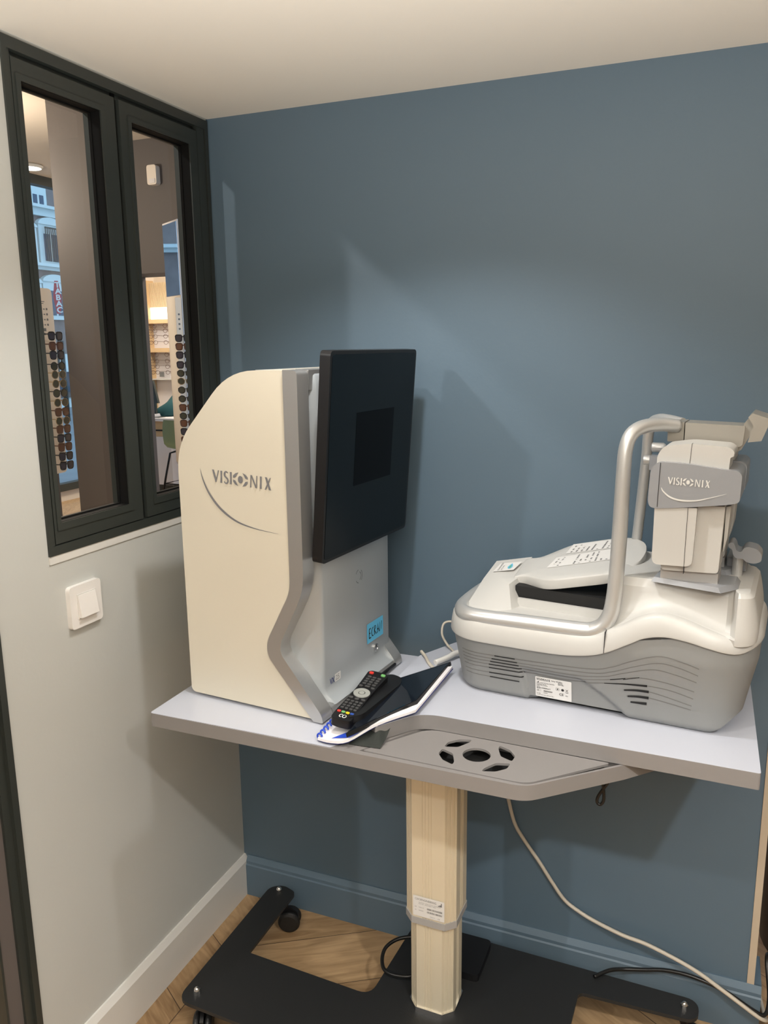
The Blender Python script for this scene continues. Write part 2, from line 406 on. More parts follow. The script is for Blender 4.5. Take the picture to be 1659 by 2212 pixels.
# ---- window 1: dark metal frame with two casements
win = bpy.data.objects.new('window_1', None); C.objects.link(win); win.location = (0, -.578, 1.073); win['kind'] = 'structure'
y0 = 0.; Wd = .572; Hh = .861           # local y, z
def wl(y): return y + .578
def zl(z): return z - 1.073
def ring(bm, ya, yb, za, zb, t, x0, x1, tb=None, tt=None):
    tb = t if tb is None else tb; tt = t if tt is None else tt
    box(bm, x0, x1, ya, ya + t, za, zb); box(bm, x0, x1, yb - t, yb, za, zb)
    box(bm, x0, x1, ya + t, yb - t, za, za + tb); box(bm, x0, x1, ya + t, yb - t, zb - tt, zb)
bm = B(); ring(bm, 0, Wd, 0, Hh, .011, -.045, .004, .017, .019)
box(bm, -.045, .0015, .011, .0172, .017, Hh - .019); box(bm, -.045, -.008, Wd - .042, Wd - .011, .017, Hh - .019)
box(bm, -.045, -.008, .018, Wd - .042, .017, .036); box(bm, -.045, -.008, .018, Wd - .042, Hh - .034, Hh - .019)
box(bm, -.045, .002, wl(-.046), wl(-.020), .017, Hh - .019)
struct(obj('window_frame', bm, 'frame', win, bev=.0008, seg=1))
bm = B(); box(bm, -.045, -.006, wl(-.312), wl(-.301), zl(1.09), zl(1.915)); struct(obj('gasket', bm, 'gasket', win))
def sash(name, ya, yb, ga, gb):
    za, zb = zl(1.092), zl(1.905); g0, g1 = zl(1.130), zl(1.872)
    bm = B(); ya, yb, ga, gb = map(wl, (ya, yb, ga, gb))
    box(bm, -.038, .002, ya, ga, za, zb); box(bm, -.038, .002, gb, yb, za, zb)
    box(bm, -.038, .002, ga, gb, za, g0); box(bm, -.038, .002, ga, gb, g1, zb)
    o = obj(name, bm, 'frame', win, bev=.0012, seg=2)
    bm = B(); box(bm, .0018, .0042, ga - .010, ga, g0 - .014, g1 + .010); box(bm, .0018, .0042, gb, gb + .012, g0 - .014, g1 + .010)
    box(bm, .0018, .0042, ga, gb, g0 - .014, g0); box(bm, .0018, .0042, ga, gb, g1, g1 + .010)
    struct(obj('glazing_bead', bm, 'frame', o, bev=.0008, seg=1))
    bm = B(); ring(bm, ga, gb, g0, g1, .0032, -.0240, -.018); ring(bm, ga, gb, g0, g1, .0007, -.018, .0012); struct(obj('seal', bm, 'gasket', o))
    struct(obj('pane', mk(-.0285, -.0245, ga - .004, gb + .004, g0 - .004, g1 + .004), 'glass', o))
    return struct(o)
sash('casement', -.559, -.313, -.543, -.355)
sash('casement', -.300, -.048, -.268, -.078)
bm = B(); box(bm, -.03, .0025, -.578, -.0065, 1.058, 1.0728); struct(obj('window_sill', bm, 'white_trim'))

# ---- light switch
t = thing('light_switch', 'square white rocker light switch on the pale wall below the window', 'light switch', (0, -.505, .965))
bm = B(); prism(bm, rounded([(-.041, -.041), (.041, -.041), (.041, .041), (-.041, .041)], .008), .0, .010, YZ)
obj('switch_plate', bm, 'switch', t, bev=.004, seg=3)
bm = B(); prism(bm, [(-.024, -.024), (.024, -.024), (.024, .024), (-.024, .024)], .0095, .0115, YZ); obj('inner_frame', bm, 'white_trim', t)
bm = B(); v = [(.011, -.023, -.021), (.011, .023, -.021), (.011, .023, .022), (.011, -.023, .022), (.0185, -.023, -.021), (.0185, .023, -.021), (.0125, .023, .022), (.0125, -.023, .022)]
vs = [bm.verts.new(p) for p in v]
for f in ((0, 1, 2, 3), (4, 5, 6, 7), (0, 1, 5, 4), (1, 2, 6, 5), (2, 3, 7, 6), (3, 0, 4, 7)): bm.faces.new([vs[i] for i in f])
obj('rocker', bm, 'switch', t, bev=.001)
# lamp fittings of the booth
def fitting(x, y, z, label, grp=None):
    t = thing('downlight', label, 'ceiling light', (x, y, z), 0, grp)
    plate(arc(0, 0, .048, .048, 0, 360, 28)[:-1], [arc(0, 0, .036, .036, 0, 360, 28)[:-1]], -.004, .0, 'trim_ring', 'white_trim', t)
    obj('diffuser', prism(B(), arc(0, 0, .0355, .0355, 0, 360, 24)[:-1], -.0015, -.0005), 'glow', t); return t
# ------------------------------------------------------------------ the shop seen through window 1
YP = 3.73
pL, pR = ay_(97, 215, YP).x, ay_(262, 600, YP).x
bx1 = ay_(420, 590, YP).x; bz = ay_(330, 590, YP).z
bm = B(); box(bm, pL, pR, YP, YP + .30, 0, 3.0); box(bm, pR, bx1 + 1.2, YP, YP + .30, bz, 3.0)
struct(obj('wall_partition', bm, 'taupe_wall'))
SX = -4.75
pp0, pp1 = ay_(97, 215, 2.6).x, ay_(262, 600, 2.6).x
struct(obj('wall_pier', mk(pp0, pp1, 2.6, 2.72, 0, 3.0), 'taupe_wall'))
wz1, wz0 = ax_(85, 401, SX).z, ax_(150, 1042, SX).z
wy0, wy1 = 3.2, 5.05
bm = B(); box(bm, SX - .12, SX, -4.2, wy0, 0, 3.0); box(bm, SX - .12, SX, wy1, 6.2, 0, 3.0); box(bm, SX - .12, SX, wy0, wy1, 0, wz0 - .07); box(bm, SX - .12, SX, wy0, wy1, wz1 + .09, 3.0)
struct(obj('wall_street', bm, 'shop_ceiling'))
w2 = bpy.data.objects.new('window_2', None); C.objects.link(w2); w2.location = (SX, wy0, wz0); w2['kind'] = 'structure'
bm = B(); ww, hh = wy1 - wy0, wz1 - wz0
box(bm, -.06, .03, 0, ww, -.07, 0); box(bm, -.06, .03, 0, ww, hh, hh + .09); box(bm, -.06, .03, 0, .06, 0, hh); box(bm, -.06, .03, ww - .06, ww, 0, hh)
struct(obj('window_frame', bm, 'frame', w2)); struct(obj('pane', mk(-.02, -.014, .06, ww - .06, 0, hh), 'glass', w2))
YB = 5.85
struct(obj('wall_far', mk(SX, 1, YB + .12, YB + .2, 0, 3.0), 'shop_ceiling'))
# warm lit bulkhead seen high up on the left: lowered strip of ceiling
def cz_(u, v, z):
    d = _ray(u, v); return CAM + d * ((z - CAM.z) / d.z)
dl = cz_(63, 356, 3.0)
t = thing('downlight', 'bright round ceiling lamp in the shop, seen at the left edge of the window', 'ceiling light', tuple(dl))
bm = lathe(B(), [(.105, -.001), (.115, -.012), (.10, -.030), (.095, -.030), (.095, -.004)], (0, 0, 0), 28); obj('trim_ring', bm, 'white_trim', t, smooth=True)
obj('diffuser', prism(B(), arc(0, 0, .093, .093, 0, 360, 28)[:-1], -.026, -.018), 'glow', t)
p = ay_(336, 380, YP)
t = thing('alarm_sensor', 'small white motion sensor high on the taupe bulkhead', 'sensor', tuple(p))
sc = abs(ay_(347, 380, YP).x - ay_(325, 380, YP).x); hz = ay_(336, 358, YP).z - ay_(336, 401, YP).z
bm = B(); prism(bm, rounded([(-sc * .45, -hz / 2), (sc * .45, -hz / 2), (sc * .45, hz / 2), (-sc * .45, hz / 2)], .02), -.05, -.001, XZ); obj('sensor_body', bm, 'sensor', t, bev=.008)
obj('sensor_lens', prism(B(), rounded([(-sc * .25, -hz * .42), (sc * .32, -hz * .42), (sc * .32, -hz * .2), (-sc * .25, -hz * .2)], .005), -.0535, -.0505, XZ), 'counter_white', t)
# back wall fittings
def P6(u, v, y=YB): return ay_(u, v, y)
sl0, sl1 = P6(316, 611), P6(400, 661)
t = thing('slatted_panel', 'light wood slatted panel high on the far shop wall', 'wall panel', (sl0.x, YB, sl1.z))
wdt, hgt = sl1.x - sl0.x, sl0.z - sl1.z
obj('backing', mk(0, wdt, .05, .11, 0, hgt), 'wood', t)
k = 0; x = .01; M['wood_pale'] = mat('pale_slat_wood', (.72, .56, .36), .5)
bm = B()
while x < wdt: box(bm, x, x + .010, .015, .0499, 0, hgt); x += .0165
obj('slats', bm, 'wood_pale', t)
a = P6(300, 606); b_ = P6(338, 820)
tag(obj('wood_side_panel', prism(B(), [(-4.745, 0), (P6(316, 640).x - .01, 0), (P6(316, 640).x - .01, P6(316, 607).z), (-4.745, P6(301, 607).z)], YB - .02, YB + .10, XZ), 'wood'), 'tall warm wood panel at the left of the eyeglass shelves', 'wall panel')
ox = max(P6(318, 700).x, P6(316, 640).x) + .012
t = thing('display_unit', 'backlit white wall unit holding rows of clear eyeglasses', 'display unit', (ox, YB, 0))
zt0, zt1, z2a, z2b, z3a, z3b, z4 = P6(340, 664).z, P6(345, 690).z, P6(345, 699).z, P6(345, 752).z, P6(345, 761).z, P6(345, 818).z, .55
W_ = 1.1
obj('light_box', mk(0, W_, .02, .10, zt1, zt0), 'strip_glow', t)
obj('shelf', mk(0, W_, -.06, .10, z2a, zt1 - .001), 'wood', t); obj('shelf', mk(0, W_, -.05, .10, z3a, z2b), 'wood', t)
obj('back_panel', mk(0, W_, .05, .10, z4, z2a - .001), 'counter_white', t); obj('shelf', mk(0, W_, -.03, .0499, z3b - .012, z3b), 'white_trim', t)
# eyeglasses
def glasses(name, label, cat, lw, lh, rim, m_rim, m_lens, shape='round', group=None):
    """facing -y, centre at the bridge"""
    t = thing(name, label, cat, (0, 0, 0), 0, group)
    g = lw * .60
    bm = B()
    for s in (-1, 1):
        if shape == 'round': lp = arc(s * g, 0, lw / 2, lh / 2, 0, 360, 16)[:-1]
        else: lp = rounded([(s * g - lw / 2, lh * .5), (s * g + lw / 2, lh * .5), (s * g + s * lw * .0 + lw * .42, -lh * .5), (s * g - lw * .42, -lh * .5)], lw * .3, 4)
        tube(bm, [(a, 0, b) for a, b in lp], rim, 5, closed=True)
    tube(bm, [(-g + lw * .48, 0, lh * .15), (0, -.002, lh * .25), (g - lw * .48, 0, lh * .15)], rim, 5)
    for s in (-1, 1): tube(bm, [(s * (g + lw / 2), 0, lh * .25), (s * (g + lw / 2 + .004), .02, lh * .26), (s * (g + lw / 2 + .002), .11, lh * .2)], rim, 5)
    obj('frame', bm, m_rim, t)
    if m_lens:
        for s in (-1, 1):
            if shape == 'round': lp = arc(s * g, 0, lw / 2 - rim * .6, lh / 2 - rim * .6, 0, 360, 16)[:-1]
            else: lp = rounded([(s * g - lw * .48, lh * .48), (s * g + lw * .48, lh * .48), (s * g + lw * .40, -lh * .48), (s * g - lw * .40, -lh * .48)], lw * .3, 4)
            obj('lens', prism(B(), lp, -.0008, .0008, XZ), m_lens, t)
    return t
g0 = None
rows6 = [(343, 704), (344, 715), (346, 727), (348, 740), (350, 766), (352, 780), (354, 792), (356, 804)]
rowname = ['top row', 'second row', 'third row', 'fourth row', 'fifth row', 'sixth row', 'seventh row', 'lowest row']
for r, (u, v) in enumerate(rows6):
    z = P6(345, v).z
    for c_ in range(4):
        x = ox + .12 + c_ * .165 + (0 if c_ else -.03)
        lab = 'clear optical eyeglasses in the %s of the backlit far wall unit' % rowname[r]
        if g0 is None: g0 = glasses('eyeglasses', lab, 'eyeglasses', .050, .042, .0022, 'rim_brown', None, 'round', 'eyeglasses on the far wall unit'); o = g0
        else: o = dup(g0, lab)
        o.location = (x, YB - .06, z)
for c_ in range(3):
    tag(obj('price_card', mk(ox + .10 + c_ * .3, ox + .16 + c_ * .3, YB - .005, YB, z3b + .02, z3b + .075), 'ink_soft'), 'small grey card at the foot of the backlit wall unit', 'card', 'cards on the far wall unit')
# counter with white top, monitor
YC = 5.0
ct = ay_(340, 903, YC); cf = ay_(322, 908, YC); 
zc = ct.z
x0c, x1c = ay_(300, 903, YC).x, ay_(372, 990, YC).x
t = thing('sales_counter', 'white fronted counter with pale top and wooden drawer line', 'counter', (x0c, YC, 0))
cw_ = x1c - x0c
obj('counter_top', mk(0, cw_ + .5, -.03, .36, zc - .03, zc), 'counter_white', t, bev=.004)
obj('drawer_front', mk(0, cw_ + .0, .0, .32, zc - .185, zc - .031), 'wood', t); obj('handle', mk(.02, .30, -.006, .0, zc - .13, zc - .115), 'slot', t)
obj('cabinet', mk(0, cw_, -.005, .32, .10, zc - .186), 'counter_white', t); obj('plinth', mk(.02, cw_ - .03, .02, .30, 0, .10), 'frame', t)
a, b_ = ay_(312, 822, YC + .03), ay_(336, 870, YC + .03)
t = thing('computer_monitor', 'back of a dark monitor on the shop counter', 'monitor', ((a.x + b_.x) / 2, YC + .06, zc))
hw_ = (b_.x - a.x) / 2
bm = B(); prism(bm, [(-hw_ - .05, b_.z - zc), (hw_ + .03, b_.z - zc - .005), (hw_ - .02, a.z - zc), (-hw_ - .07, a.z - zc)], -.03, .0, XZ); obj('housing', bm, 'frame', t, bev=.004)
obj('stand', mk(-.03, .03, .005, .03, 0, .2), 'frame', t); obj('foot', mk(-.1, .1, -.04, .06, .0005, .008), 'frame', t)
p = ay_(333, 893, YC + .1); tag(obj('card_terminal', mk(p.x - .07, p.x + .06, YC + .02, YC + .14, zc + .0005, zc + .035), 'counter_white', bev=.006), 'small white device on the shop counter', 'device')
# green shell chair, black legs
p = ax_(372, 905, -3.72); 
s0 = ay_(376, 968, 4.72); s1 = ay_(370, 903, 4.72)
t = thing('counter_stool', 'sage green shell chair with black metal legs at the counter', 'stool', (s0.x + .20, 4.72, 0))
zs = s0.z; hb = s1.z - s0.z
bm = B(); G = []
for i in range(9):
    a_ = i / 8; row = []
    for j in range(9):
        bb = -1 + 2 * j / 8; wv = .20 * (1 - .12 * a_ ** 3)
        if a_ < .42: q_ = (bb * wv, .20 - a_ / .42 * .34, zs + .02 * bb * bb)
        else: k_ = (a_ - .42) / .58; q_ = (bb * wv * (1 - .1 * k_ ** 3), -.14 - .05 * math.sin(k_ * 1.5) - .03 * (1 - bb * bb) * 1, zs + hb * k_ + .02 * bb * bb * (1 - k_))
        row.append(bm.verts.new(q_))
    G.append(row)
for i in range(8):
    for j in range(8): bm.faces.new([G[i][j], G[i + 1][j], G[i + 1][j + 1], G[i][j + 1]])
bmesh.ops.solidify(bm, geom=bm.faces[:], thickness=.012); obj('seat_shell', bm, 'sage', t, smooth=True)
for sx in (-1, 1):
    for sy in (-1, 1):
        bm = B(); tube(bm, [(sx * .10, sy * .08, zs - .012), (sx * .15, sy * .13, zs - .03), (sx * .19, sy * .17, .25), (sx * .23, sy * .20, 0)], .010, 8); obj('leg', bm, 'black_plastic', t)
bm = B(); tube(bm, [(-.2, -.18, .2), (.2, -.18, .2), (.2, .18, .2), (-.2, .18, .2)], .007, 8, closed=True); obj('foot_ring', bm, 'black_plastic', t)
# seated person behind the counter, mostly hidden by the display
pp = ay_(404, 880, 5.35)
t = thing('person', 'person in a dark teal sweater seated behind the counter, one arm resting on it', 'person', (pp.x, 5.56, 0))
def skin(name, verts, edges, radii, m, parent, lv=2):
    me = bpy.data.meshes.new(name); me.from_pydata(verts, edges, []); o = link(name, me, m, parent)
    md = o.modifiers.new('skin', 'SKIN'); me.skin_vertices.new() if not me.skin_vertices else None
    for i, r in enumerate(radii):
        me.skin_vertices[0].data[i].radius = (r, r) if not isinstance(r, tuple) else r
    me.skin_vertices[0].data[0].use_root = True
    s = o.modifiers.new('sub', 'SUBSURF'); s.levels = lv; s.render_levels = lv
    for pl in me.polygons: pl.use_smooth = True
    md.use_smooth_shade = True
    return o
e1 = ay_(372, 884, 5.22); e2 = ay_(334, 896, 5.12)
ex1, ey1 = e1.x - pp.x, 5.22 - 5.56; ex2, ey2 = e2.x - pp.x, 5.12 - 5.56
hz_ = zc + .04
V_ = [(0, 0, .50), (0, 0, .66), (0, -.02, .84), (0, -.03, .98), (0, -.03, 1.06), (-.17, -.04, .98), (ex1, ey1, zc + .07), ((ex1 + ex2) / 2, (ey1 + ey2) / 2, hz_ + .01), (ex2, ey2, hz_), (.17, -.02, .98), (.24, -.08, .80), (.12, -.22, zc + .04)]
E_ = [(0, 1), (1, 2), (2, 3), (3, 4), (3, 5), (5, 6), (6, 7), (7, 8), (3, 9), (9, 10), (10, 11)]
skin('sweater', V_, E_, [.15, .14, .15, .11, .055, .085, .095, .068, .032, .065, .052, .036], 'teal', t)
Vb = [(0, -.03, 1.02), (0, -.03, 1.10), (0, -.035, 1.17), (0, -.045, 1.25), (0, -.04, 1.30)]
skin('body', Vb, [(0, 1), (1, 2), (2, 3), (3, 4)], [.05, .05, (.075, .085), (.08, .095), (.05, .06)], 'skin', t)
bm = B(); bmesh.ops.create_uvsphere(bm, u_segments=20, v_segments=14, radius=.105)
for v in bm.verts: v.co = Vector((v.co.x * .93, v.co.y * 1.0 - .01 if v.co.y > 0 else v.co.y * .55, v.co.z * 1.15)) + Vector((0, -.02, 1.25))
obj('hair', bm, 'hair', t, smooth=True)
hd = Vector((ex2, ey2, hz_)); 
hb_ = [tuple(hd), tuple(hd + Vector((-.05, -.01, .0))), tuple(hd + Vector((-.085, -.015, -.003)))]; he = [(0, 1), (1, 2)]; hr = [.020, .026, .022]
for k in range(4):
    i0 = len(hb_); dy = -.03 + k * .016
    hb_ += [tuple(hd + Vector((-.115, dy - .01, -.004))), tuple(hd + Vector((-.15 + abs(k - 1.5) * .008, dy - .012, -.014)))]; he += [(2, i0), (i0, i0 + 1)]; hr += [.0085, .0065]
i0 = len(hb_); hb_ += [tuple(hd + Vector((-.07, .03, 0))), tuple(hd + Vector((-.10, .045, -.008)))]; he += [(1, i0), (i0, i0 + 1)]; hr += [.010, .008]
skin('hand', hb_, he, hr, 'skin', t)
# displays with sunglasses
def sun(kind):
    return {'grey': ('rim_black', 'lens_grey', 'sq', .0035), 'brown': ('rim_brown', 'lens_brown', 'sq', .0035), 'gold': ('rim_gold', 'lens_green', 'round', .0022), 'black': ('rim_black', 'lens_green', 'round', .0028)}[kind]
protos = {}
def place_sun(kind, label, group, loc, rz, sc=1.):
    if kind not in protos:
        a_, b__, sh, rim = sun(kind)
        o = glasses('sunglasses', label, 'sunglasses', .052, .046, rim, a_, b__, 'round' if sh == 'round' else 'sq', group); protos[kind] = o
    else: o = dup(protos[kind], label, group)
    o.location = loc; o.rotation_euler = (0, 0, rz); o.scale = (sc, sc, sc)
XD = -3.1
def q3(u, v): return ax_(u, v, XD)
rz_d = math.radians(92)
tl = q3(78, 622); trr = q3(112, 630); bb_ = q3(140, 1022)
wd_ = .27
cdir = Vector((math.cos(rz_d), math.sin(rz_d), 0))
zt_, zb_ = q3(100, 623).z, q3(130, 1022).z
cc = q3(96, 720)       # display axis, right edge follows px 112..145
redge = q3(128, 820)
cen = redge - cdir * wd_ / 2
t = thing('sunglasses_stand', 'tall pale display strip of sunglasses in the left pane of the window', 'display stand', (cen.x, cen.y, 0), rz_d)
obj('display_board', prism(B(), rounded([(-wd_ / 2, zb_), (wd_ / 2, zb_), (wd_ / 2, zt_), (-wd_ / 2, zt_)], .035), .0, .03, XZ), 'peach', t)
obj('rail', mk(-.004, .004, -.012, .0, zb_ + .03, zt_ - .26), 'ink_soft', t)
obj('post', mk(-.035, .055, .005, .04, .03, zb_ - .001), 'taupe_wall', t); obj('foot', lathe(B(), [(.16, 0), (.16, .02), (.03, .03)], (0, .02, 0), 28), 'taupe_wall', t)
bm = B(); mm = frame_m((-.06, -.0006, zt_ - .09), (1, 0, 0), (0, 0, 1))
for r in range(2): poly(bm, [(.03, -.012 * r), (.12 - .01 * r, -.012 * r), (.12 - .01 * r, -.012 * r + .005), (.03, -.012 * r + .005)], mm)
for r in range(4):
    poly(bm, arc(.135, -.045 - r * .034, .008, .008, 0, 360, 10)[:-1], mm)
    for k in range(3): poly(bm, [(.06 + k * .022, -.042 - r * .034), (.072 + k * .022, -.042 - r * .034), (.072 + k * .022, -.050 - r * .034), (.06 + k * .022, -.050 - r * .034)], mm)
poly(bm, [(.05, -.19), (.115, -.19), (.115, -.17), (.05, -.17)], mm); poly(bm, [(.08, -.215), (.105, -.215), (.105, -.20), (.08, -.20)], mm)
obj('print', bm, 'ink_soft', t, recalc=False)
kinds = ['grey', 'brown', 'grey', 'black', 'gold', 'gold', 'black', 'gold', 'brown', 'gold', 'brown', 'grey', 'brown', 'grey', 'grey']
desc = {'grey': 'grey-lensed black sunglasses', 'brown': 'brown-lensed tortoise sunglasses', 'black': 'thin black round sunglasses', 'gold': 'thin gold-rimmed round sunglasses'}
ordn = ['topmost', 'second', 'third', 'fourth', 'fifth', 'sixth', 'seventh', 'eighth', 'ninth', 'tenth', 'eleventh', 'twelfth', 'thirteenth', 'fourteenth', 'lowest']
vs = [727, 748, 767, 790, 808, 827, 847, 867, 887, 906, 924, 943, 962, 982, 1002]
for k, v in enumerate(vs):
    pz = q3(125, v).z; loc = cen + cdir * (.010) + Vector((math.sin(rz_d), -math.cos(rz_d), 0)) * .112
    place_sun(kinds[k], '%s, %s from the top on the left display strip' % (desc[kinds[k]], ordn[k]) if k not in (0, 14) else '%s, %s pair on the left display strip' % (desc[kinds[k]], ordn[k]), 'sunglasses on the left display strip', (loc.x, loc.y, pz), rz_d, 1.12)
# mirror display, right pane
XM = -2.3
def q4(u, v): return ax_(u, v, XM)
rm_ = math.radians(48); cd_ = Vector((math.cos(rm_), math.sin(rm_), 0)); nd_ = Vector((math.sin(rm_), -math.cos(rm_), 0))
e_ = q4(395, 700); fd_ = Vector((-.84, .54, 0)).normalized(); Rl = Matrix.Rotation(-rm_, 3, 'Z')
zt_, zmid, zb_ = q4(378, 472).z, q4(376, 635).z, .62
fl_ = Rl @ fd_; A0 = (0, 0); A1 = (fl_.x * .27, fl_.y * .27); A2 = (A1[0] + .14, A1[1] + .04); A3 = (.10, .03)
t = thing('mirror_display', 'narrow white display column with a mirror above sunglasses in the right pane of the window', 'display stand', (e_.x, e_.y, 0), rm_)
obj('column_body', prism(B(), [A0, A3, A2, A1], zb_, zt_), 'counter_white', t)
obj('base', prism(B(), [(.01, .02), (.08, .05), A2, (A1[0] + .02, A1[1])], 0, zb_ - .001), 'counter_white', t)
nl_ = Vector((fl_.y, -fl_.x)); nl_ = -nl_ if nl_.y > 0 and False else nl_
def face_quad(name, a_, b_, z0_, z1_, off, m):
    p, q_ = Vector((fl_.x * a_, fl_.y * a_)), Vector((fl_.x * b_, fl_.y * b_)); o_ = Vector((fl_.y, -fl_.x)) * -1
    if o_.x > 0: o_ = -o_
    return obj(name, prism(B(), [tuple(p + o_ * .0005), tuple(q_ + o_ * .0005), tuple(q_ + o_ * off), tuple(p + o_ * off)], z0_, z1_), m, t)
face_quad('mirror', .006, .262, zmid, zt_ - .012, .004, 'mirror'); face_quad('display_board', .004, .266, zb_ + .02, zmid - .004, .006, 'peach')
obj('price_strip', mk(-.045, -.004, -.008, -.002, zb_ + .05, zmid - .02), 'peach', t)
bm = B(); mm = frame_m((-.045, -.0085, zmid - .16), (1, 0, 0), (0, 0, 1))
for r in range(4): poly(bm, arc(.02, .03 - r * .032, .007, .007, 0, 360, 10)[:-1], mm)
obj('print', bm, 'ink_soft', t, recalc=False)
kinds = ['grey', 'brown', 'grey', 'grey', 'black', 'gold', 'black', 'black', 'brown', 'black', 'brown', 'grey', 'brown']
vs = [731, 749, 767, 788, 806, 823, 842, 861, 880, 898, 914, 932, 950]
for k, v in enumerate(vs):
    pz = q4(388, v).z; loc = e_ + cd_ * (-.032) + nd_ * .125
    place_sun(kinds[k], '%s, %s from the top under the column mirror' % (desc[kinds[k]], ordn[k]) if k else 'grey-lensed black sunglasses, topmost pair under the column mirror', 'sunglasses on the mirror column', (loc.x, loc.y, pz), rm_ - math.radians(35), .95)
# ------------------------------------------------------------------ the street beyond the shop window
XF = -17.
def q5(u, v): return ax_(u, v, XF)
struct(obj('street', mk(-40, SX - .13, -10, 40, -.2, -.06), 'road'))
t = thing('apartment_building', 'old brick and stucco apartment building across the street', 'building', (XF, q5(60, 500).y - 2, -.06))
by = q5(60, 500).y - 2; bw = 9.
def l5(u, v): p = q5(u, v); return p.y - by, p.z + .06
obj('facade', mk(-1, 0, -30, bw + 6, 0, q5(80, 395).z + 7), 'brick', t)
for va, vb in ((450, 474), (575, 590)):
    z1_, z0_ = l5(80, va)[1], l5(80, vb)[1]; bm = B(); box(bm, .001, .12, -30, bw + 6, z0_ + .1, z1_); box(bm, .001, .25, -30, bw + 6, z1_, z1_ + .08); obj('cornice', bm, 'render_blue', t)
def fwin(ua, ub, va, vb, arch=False, rail=False):
    (ya, za), (yb, zb2) = l5(ua, vb), l5(ub, va); um = (ya + yb) / 2; hw2 = (yb - ya) / 2
    bm = B(); box(bm, .001, .10, um - hw2, um + hw2, za, zb2)
    if arch: prism(bm, [(um + hw2 * 1.05 * math.cos(math.radians(a_)), zb2 + hw2 * .45 * math.sin(math.radians(a_))) for a_ in range(0, 181, 15)], .001, .14, YZ)
    f_ = obj('window', bm, 'render_blue', t); bm = B(); box(bm, .101, .11, um - hw2 * .62, um - .04, za + .12, zb2 - .25); box(bm, .101, .11, um + .04, um + hw2 * .62, za + .12, zb2 - .25); obj('pane', bm, 'shutter', f_)
    if rail:
        bm = B(); n_ = 9
        for k in range(n_ + 1): yk = um - hw2 * .7 + hw2 * 1.4 * k / n_; box(bm, .2, .22, yk, yk + .02, za + .1, za + 1.)
        box(bm, .19, .23, um - hw2 * .7, um + hw2 * .72, za + 1., za + 1.04); obj('balcony_rail', bm, 'frame', f_)
fwin(60, 92, 405, 449); fwin(84, 128, 492, 572, True, True); fwin(42, 72, 492, 572, True); fwin(94, 138, 612, 690, True); fwin(50, 84, 612, 690, True)
bm = B(); z_a, z_b = l5(130, 840)[1], l5(130, 690)[1]; box(bm, .001, .06, 0, bw, .3, z_a + (z_b - z_a) * .45); obj('shopfront', bm, 'shutter', t)
bm = B(); prism(bm, [(0.001, z_b - 1.), (.8, z_b - 1.4), (.8, z_b - 1.5), (.001, z_b - 1.2)], 0, bw, lambda a_, b2, d: (a_, d, b2)); obj('awning', bm, 'render_blue', t)
# tobacconist's sign
XS = -13.5
pa, pb = ax_(121, 607, XS), ax_(128, 678, XS)
hh_ = (pa.z - pb.z); um_ = ax_(121, 607, XS).y; hw_ = (ax_(131, 640, XS).y - ax_(115, 640, XS).y) / 2
cy_ = (ax_(124, 640, XS).y)
t = thing('tobacconist_sign', 'red lozenge sign reading TABAC hanging over the street', 'sign', (XS, cy_, pb.z), 0)
nrm = Vector((CAM.x - XS, CAM.y - cy_, 0)).normalized(); t.rotation_euler = (0, 0, math.atan2(nrm.y, nrm.x) + PI / 2)
hw_ *= abs(nrm.x) * 1.15
obj('sign_body', prism(B(), [(-hw_ * .45, 0), (hw_ * .45, 0), (hw_, hh_ * .5), (hw_ * .45, hh_), (-hw_ * .45, hh_), (-hw_, hh_ * .5)], -.06, .06, XZ), 'tabac_red', t)
bm = B()
for k, ch_ in enumerate('TABAC'): add_text(bm, ch_, hh_ * .23, frame_m((-hw_ * .42, -.0615, hh_ * (.80 - .19 * k)), (1, 0, 0), (0, 0, 1)), 1.1, bold=.03)
obj('sign_letters', bm, 'label', t, recalc=False)
bm = B(); tube(bm, [(0, .0, hh_ * .8), (0, 3.5, hh_ * .8)], .03, 6); obj('bracket', bm, 'frame', t)
# street furniture glimpsed low in the window
p = ax_(138, 800, -12.); t = thing('street_lamp_post', 'dark lattice post standing on the far pavement', 'post', (p.x, p.y, -.06))
bm = B(); tube(bm, [(0, 0, 0), (0, 0, ax_(132, 730, -12.).z)], .05, 8); tube(bm, [(-.0, -.3, 0), (0, -.05, 1.9)], .03, 6); obj('post', bm, 'frame', t)
p = ax_(132, 860, -15); tag(obj('kerb', mk(-16.9, -15.2, p.y - 8, p.y + 10, -.059, .08), 'render_blue'), 'raised pale pavement along the foot of the brick building', 'pavement')
fitting(1.65, -1.47, H, 'round ceiling lamp to the right behind the viewpoint'); fitting(.60, -.56, H, 'round ceiling lamp just above the eye examination table')

# ------------------------------------------------------------------ the instrument table
ZT = .765
TO = Vector((.6304, -.2616, 0))
tb = thing('instrument_table', 'height-adjustable instrument table with pale grey top on a champagne metal column', 'table', TO)
def T(pts): return [(a - TO.x, b - TO.y) for a, b in pts]
pocket = rounded([(.5705, -.4995), (.6535, -.368), (.988, -.382), (.987, -.3905), (.8600, -.5065)], [.0, .02, .0, .0, .012])
panel = rounded([(.5755, -.4975), (.6555, -.3825), (.972, -.392), (.858, -.5045)], [.006, .025, .006, .02])
outer = rounded([(.142, -.508), (.8585, -.5135), (.995, -.389), (1.05, -.33), (1.05, -.08), (.60, -.062), (.139, -.062)], [.006, .022, .0, .02, .02, .02, .02])
plate(T(outer), [T(pocket)], ZT - .026, ZT, 'lower_board', ['taupe'], tb, bev=.0016)
obj('pocket_floor', prism(B(), T(pocket), ZT - .0262, ZT - .0225), 'slot', tb)
PC = (.761, -.4435)
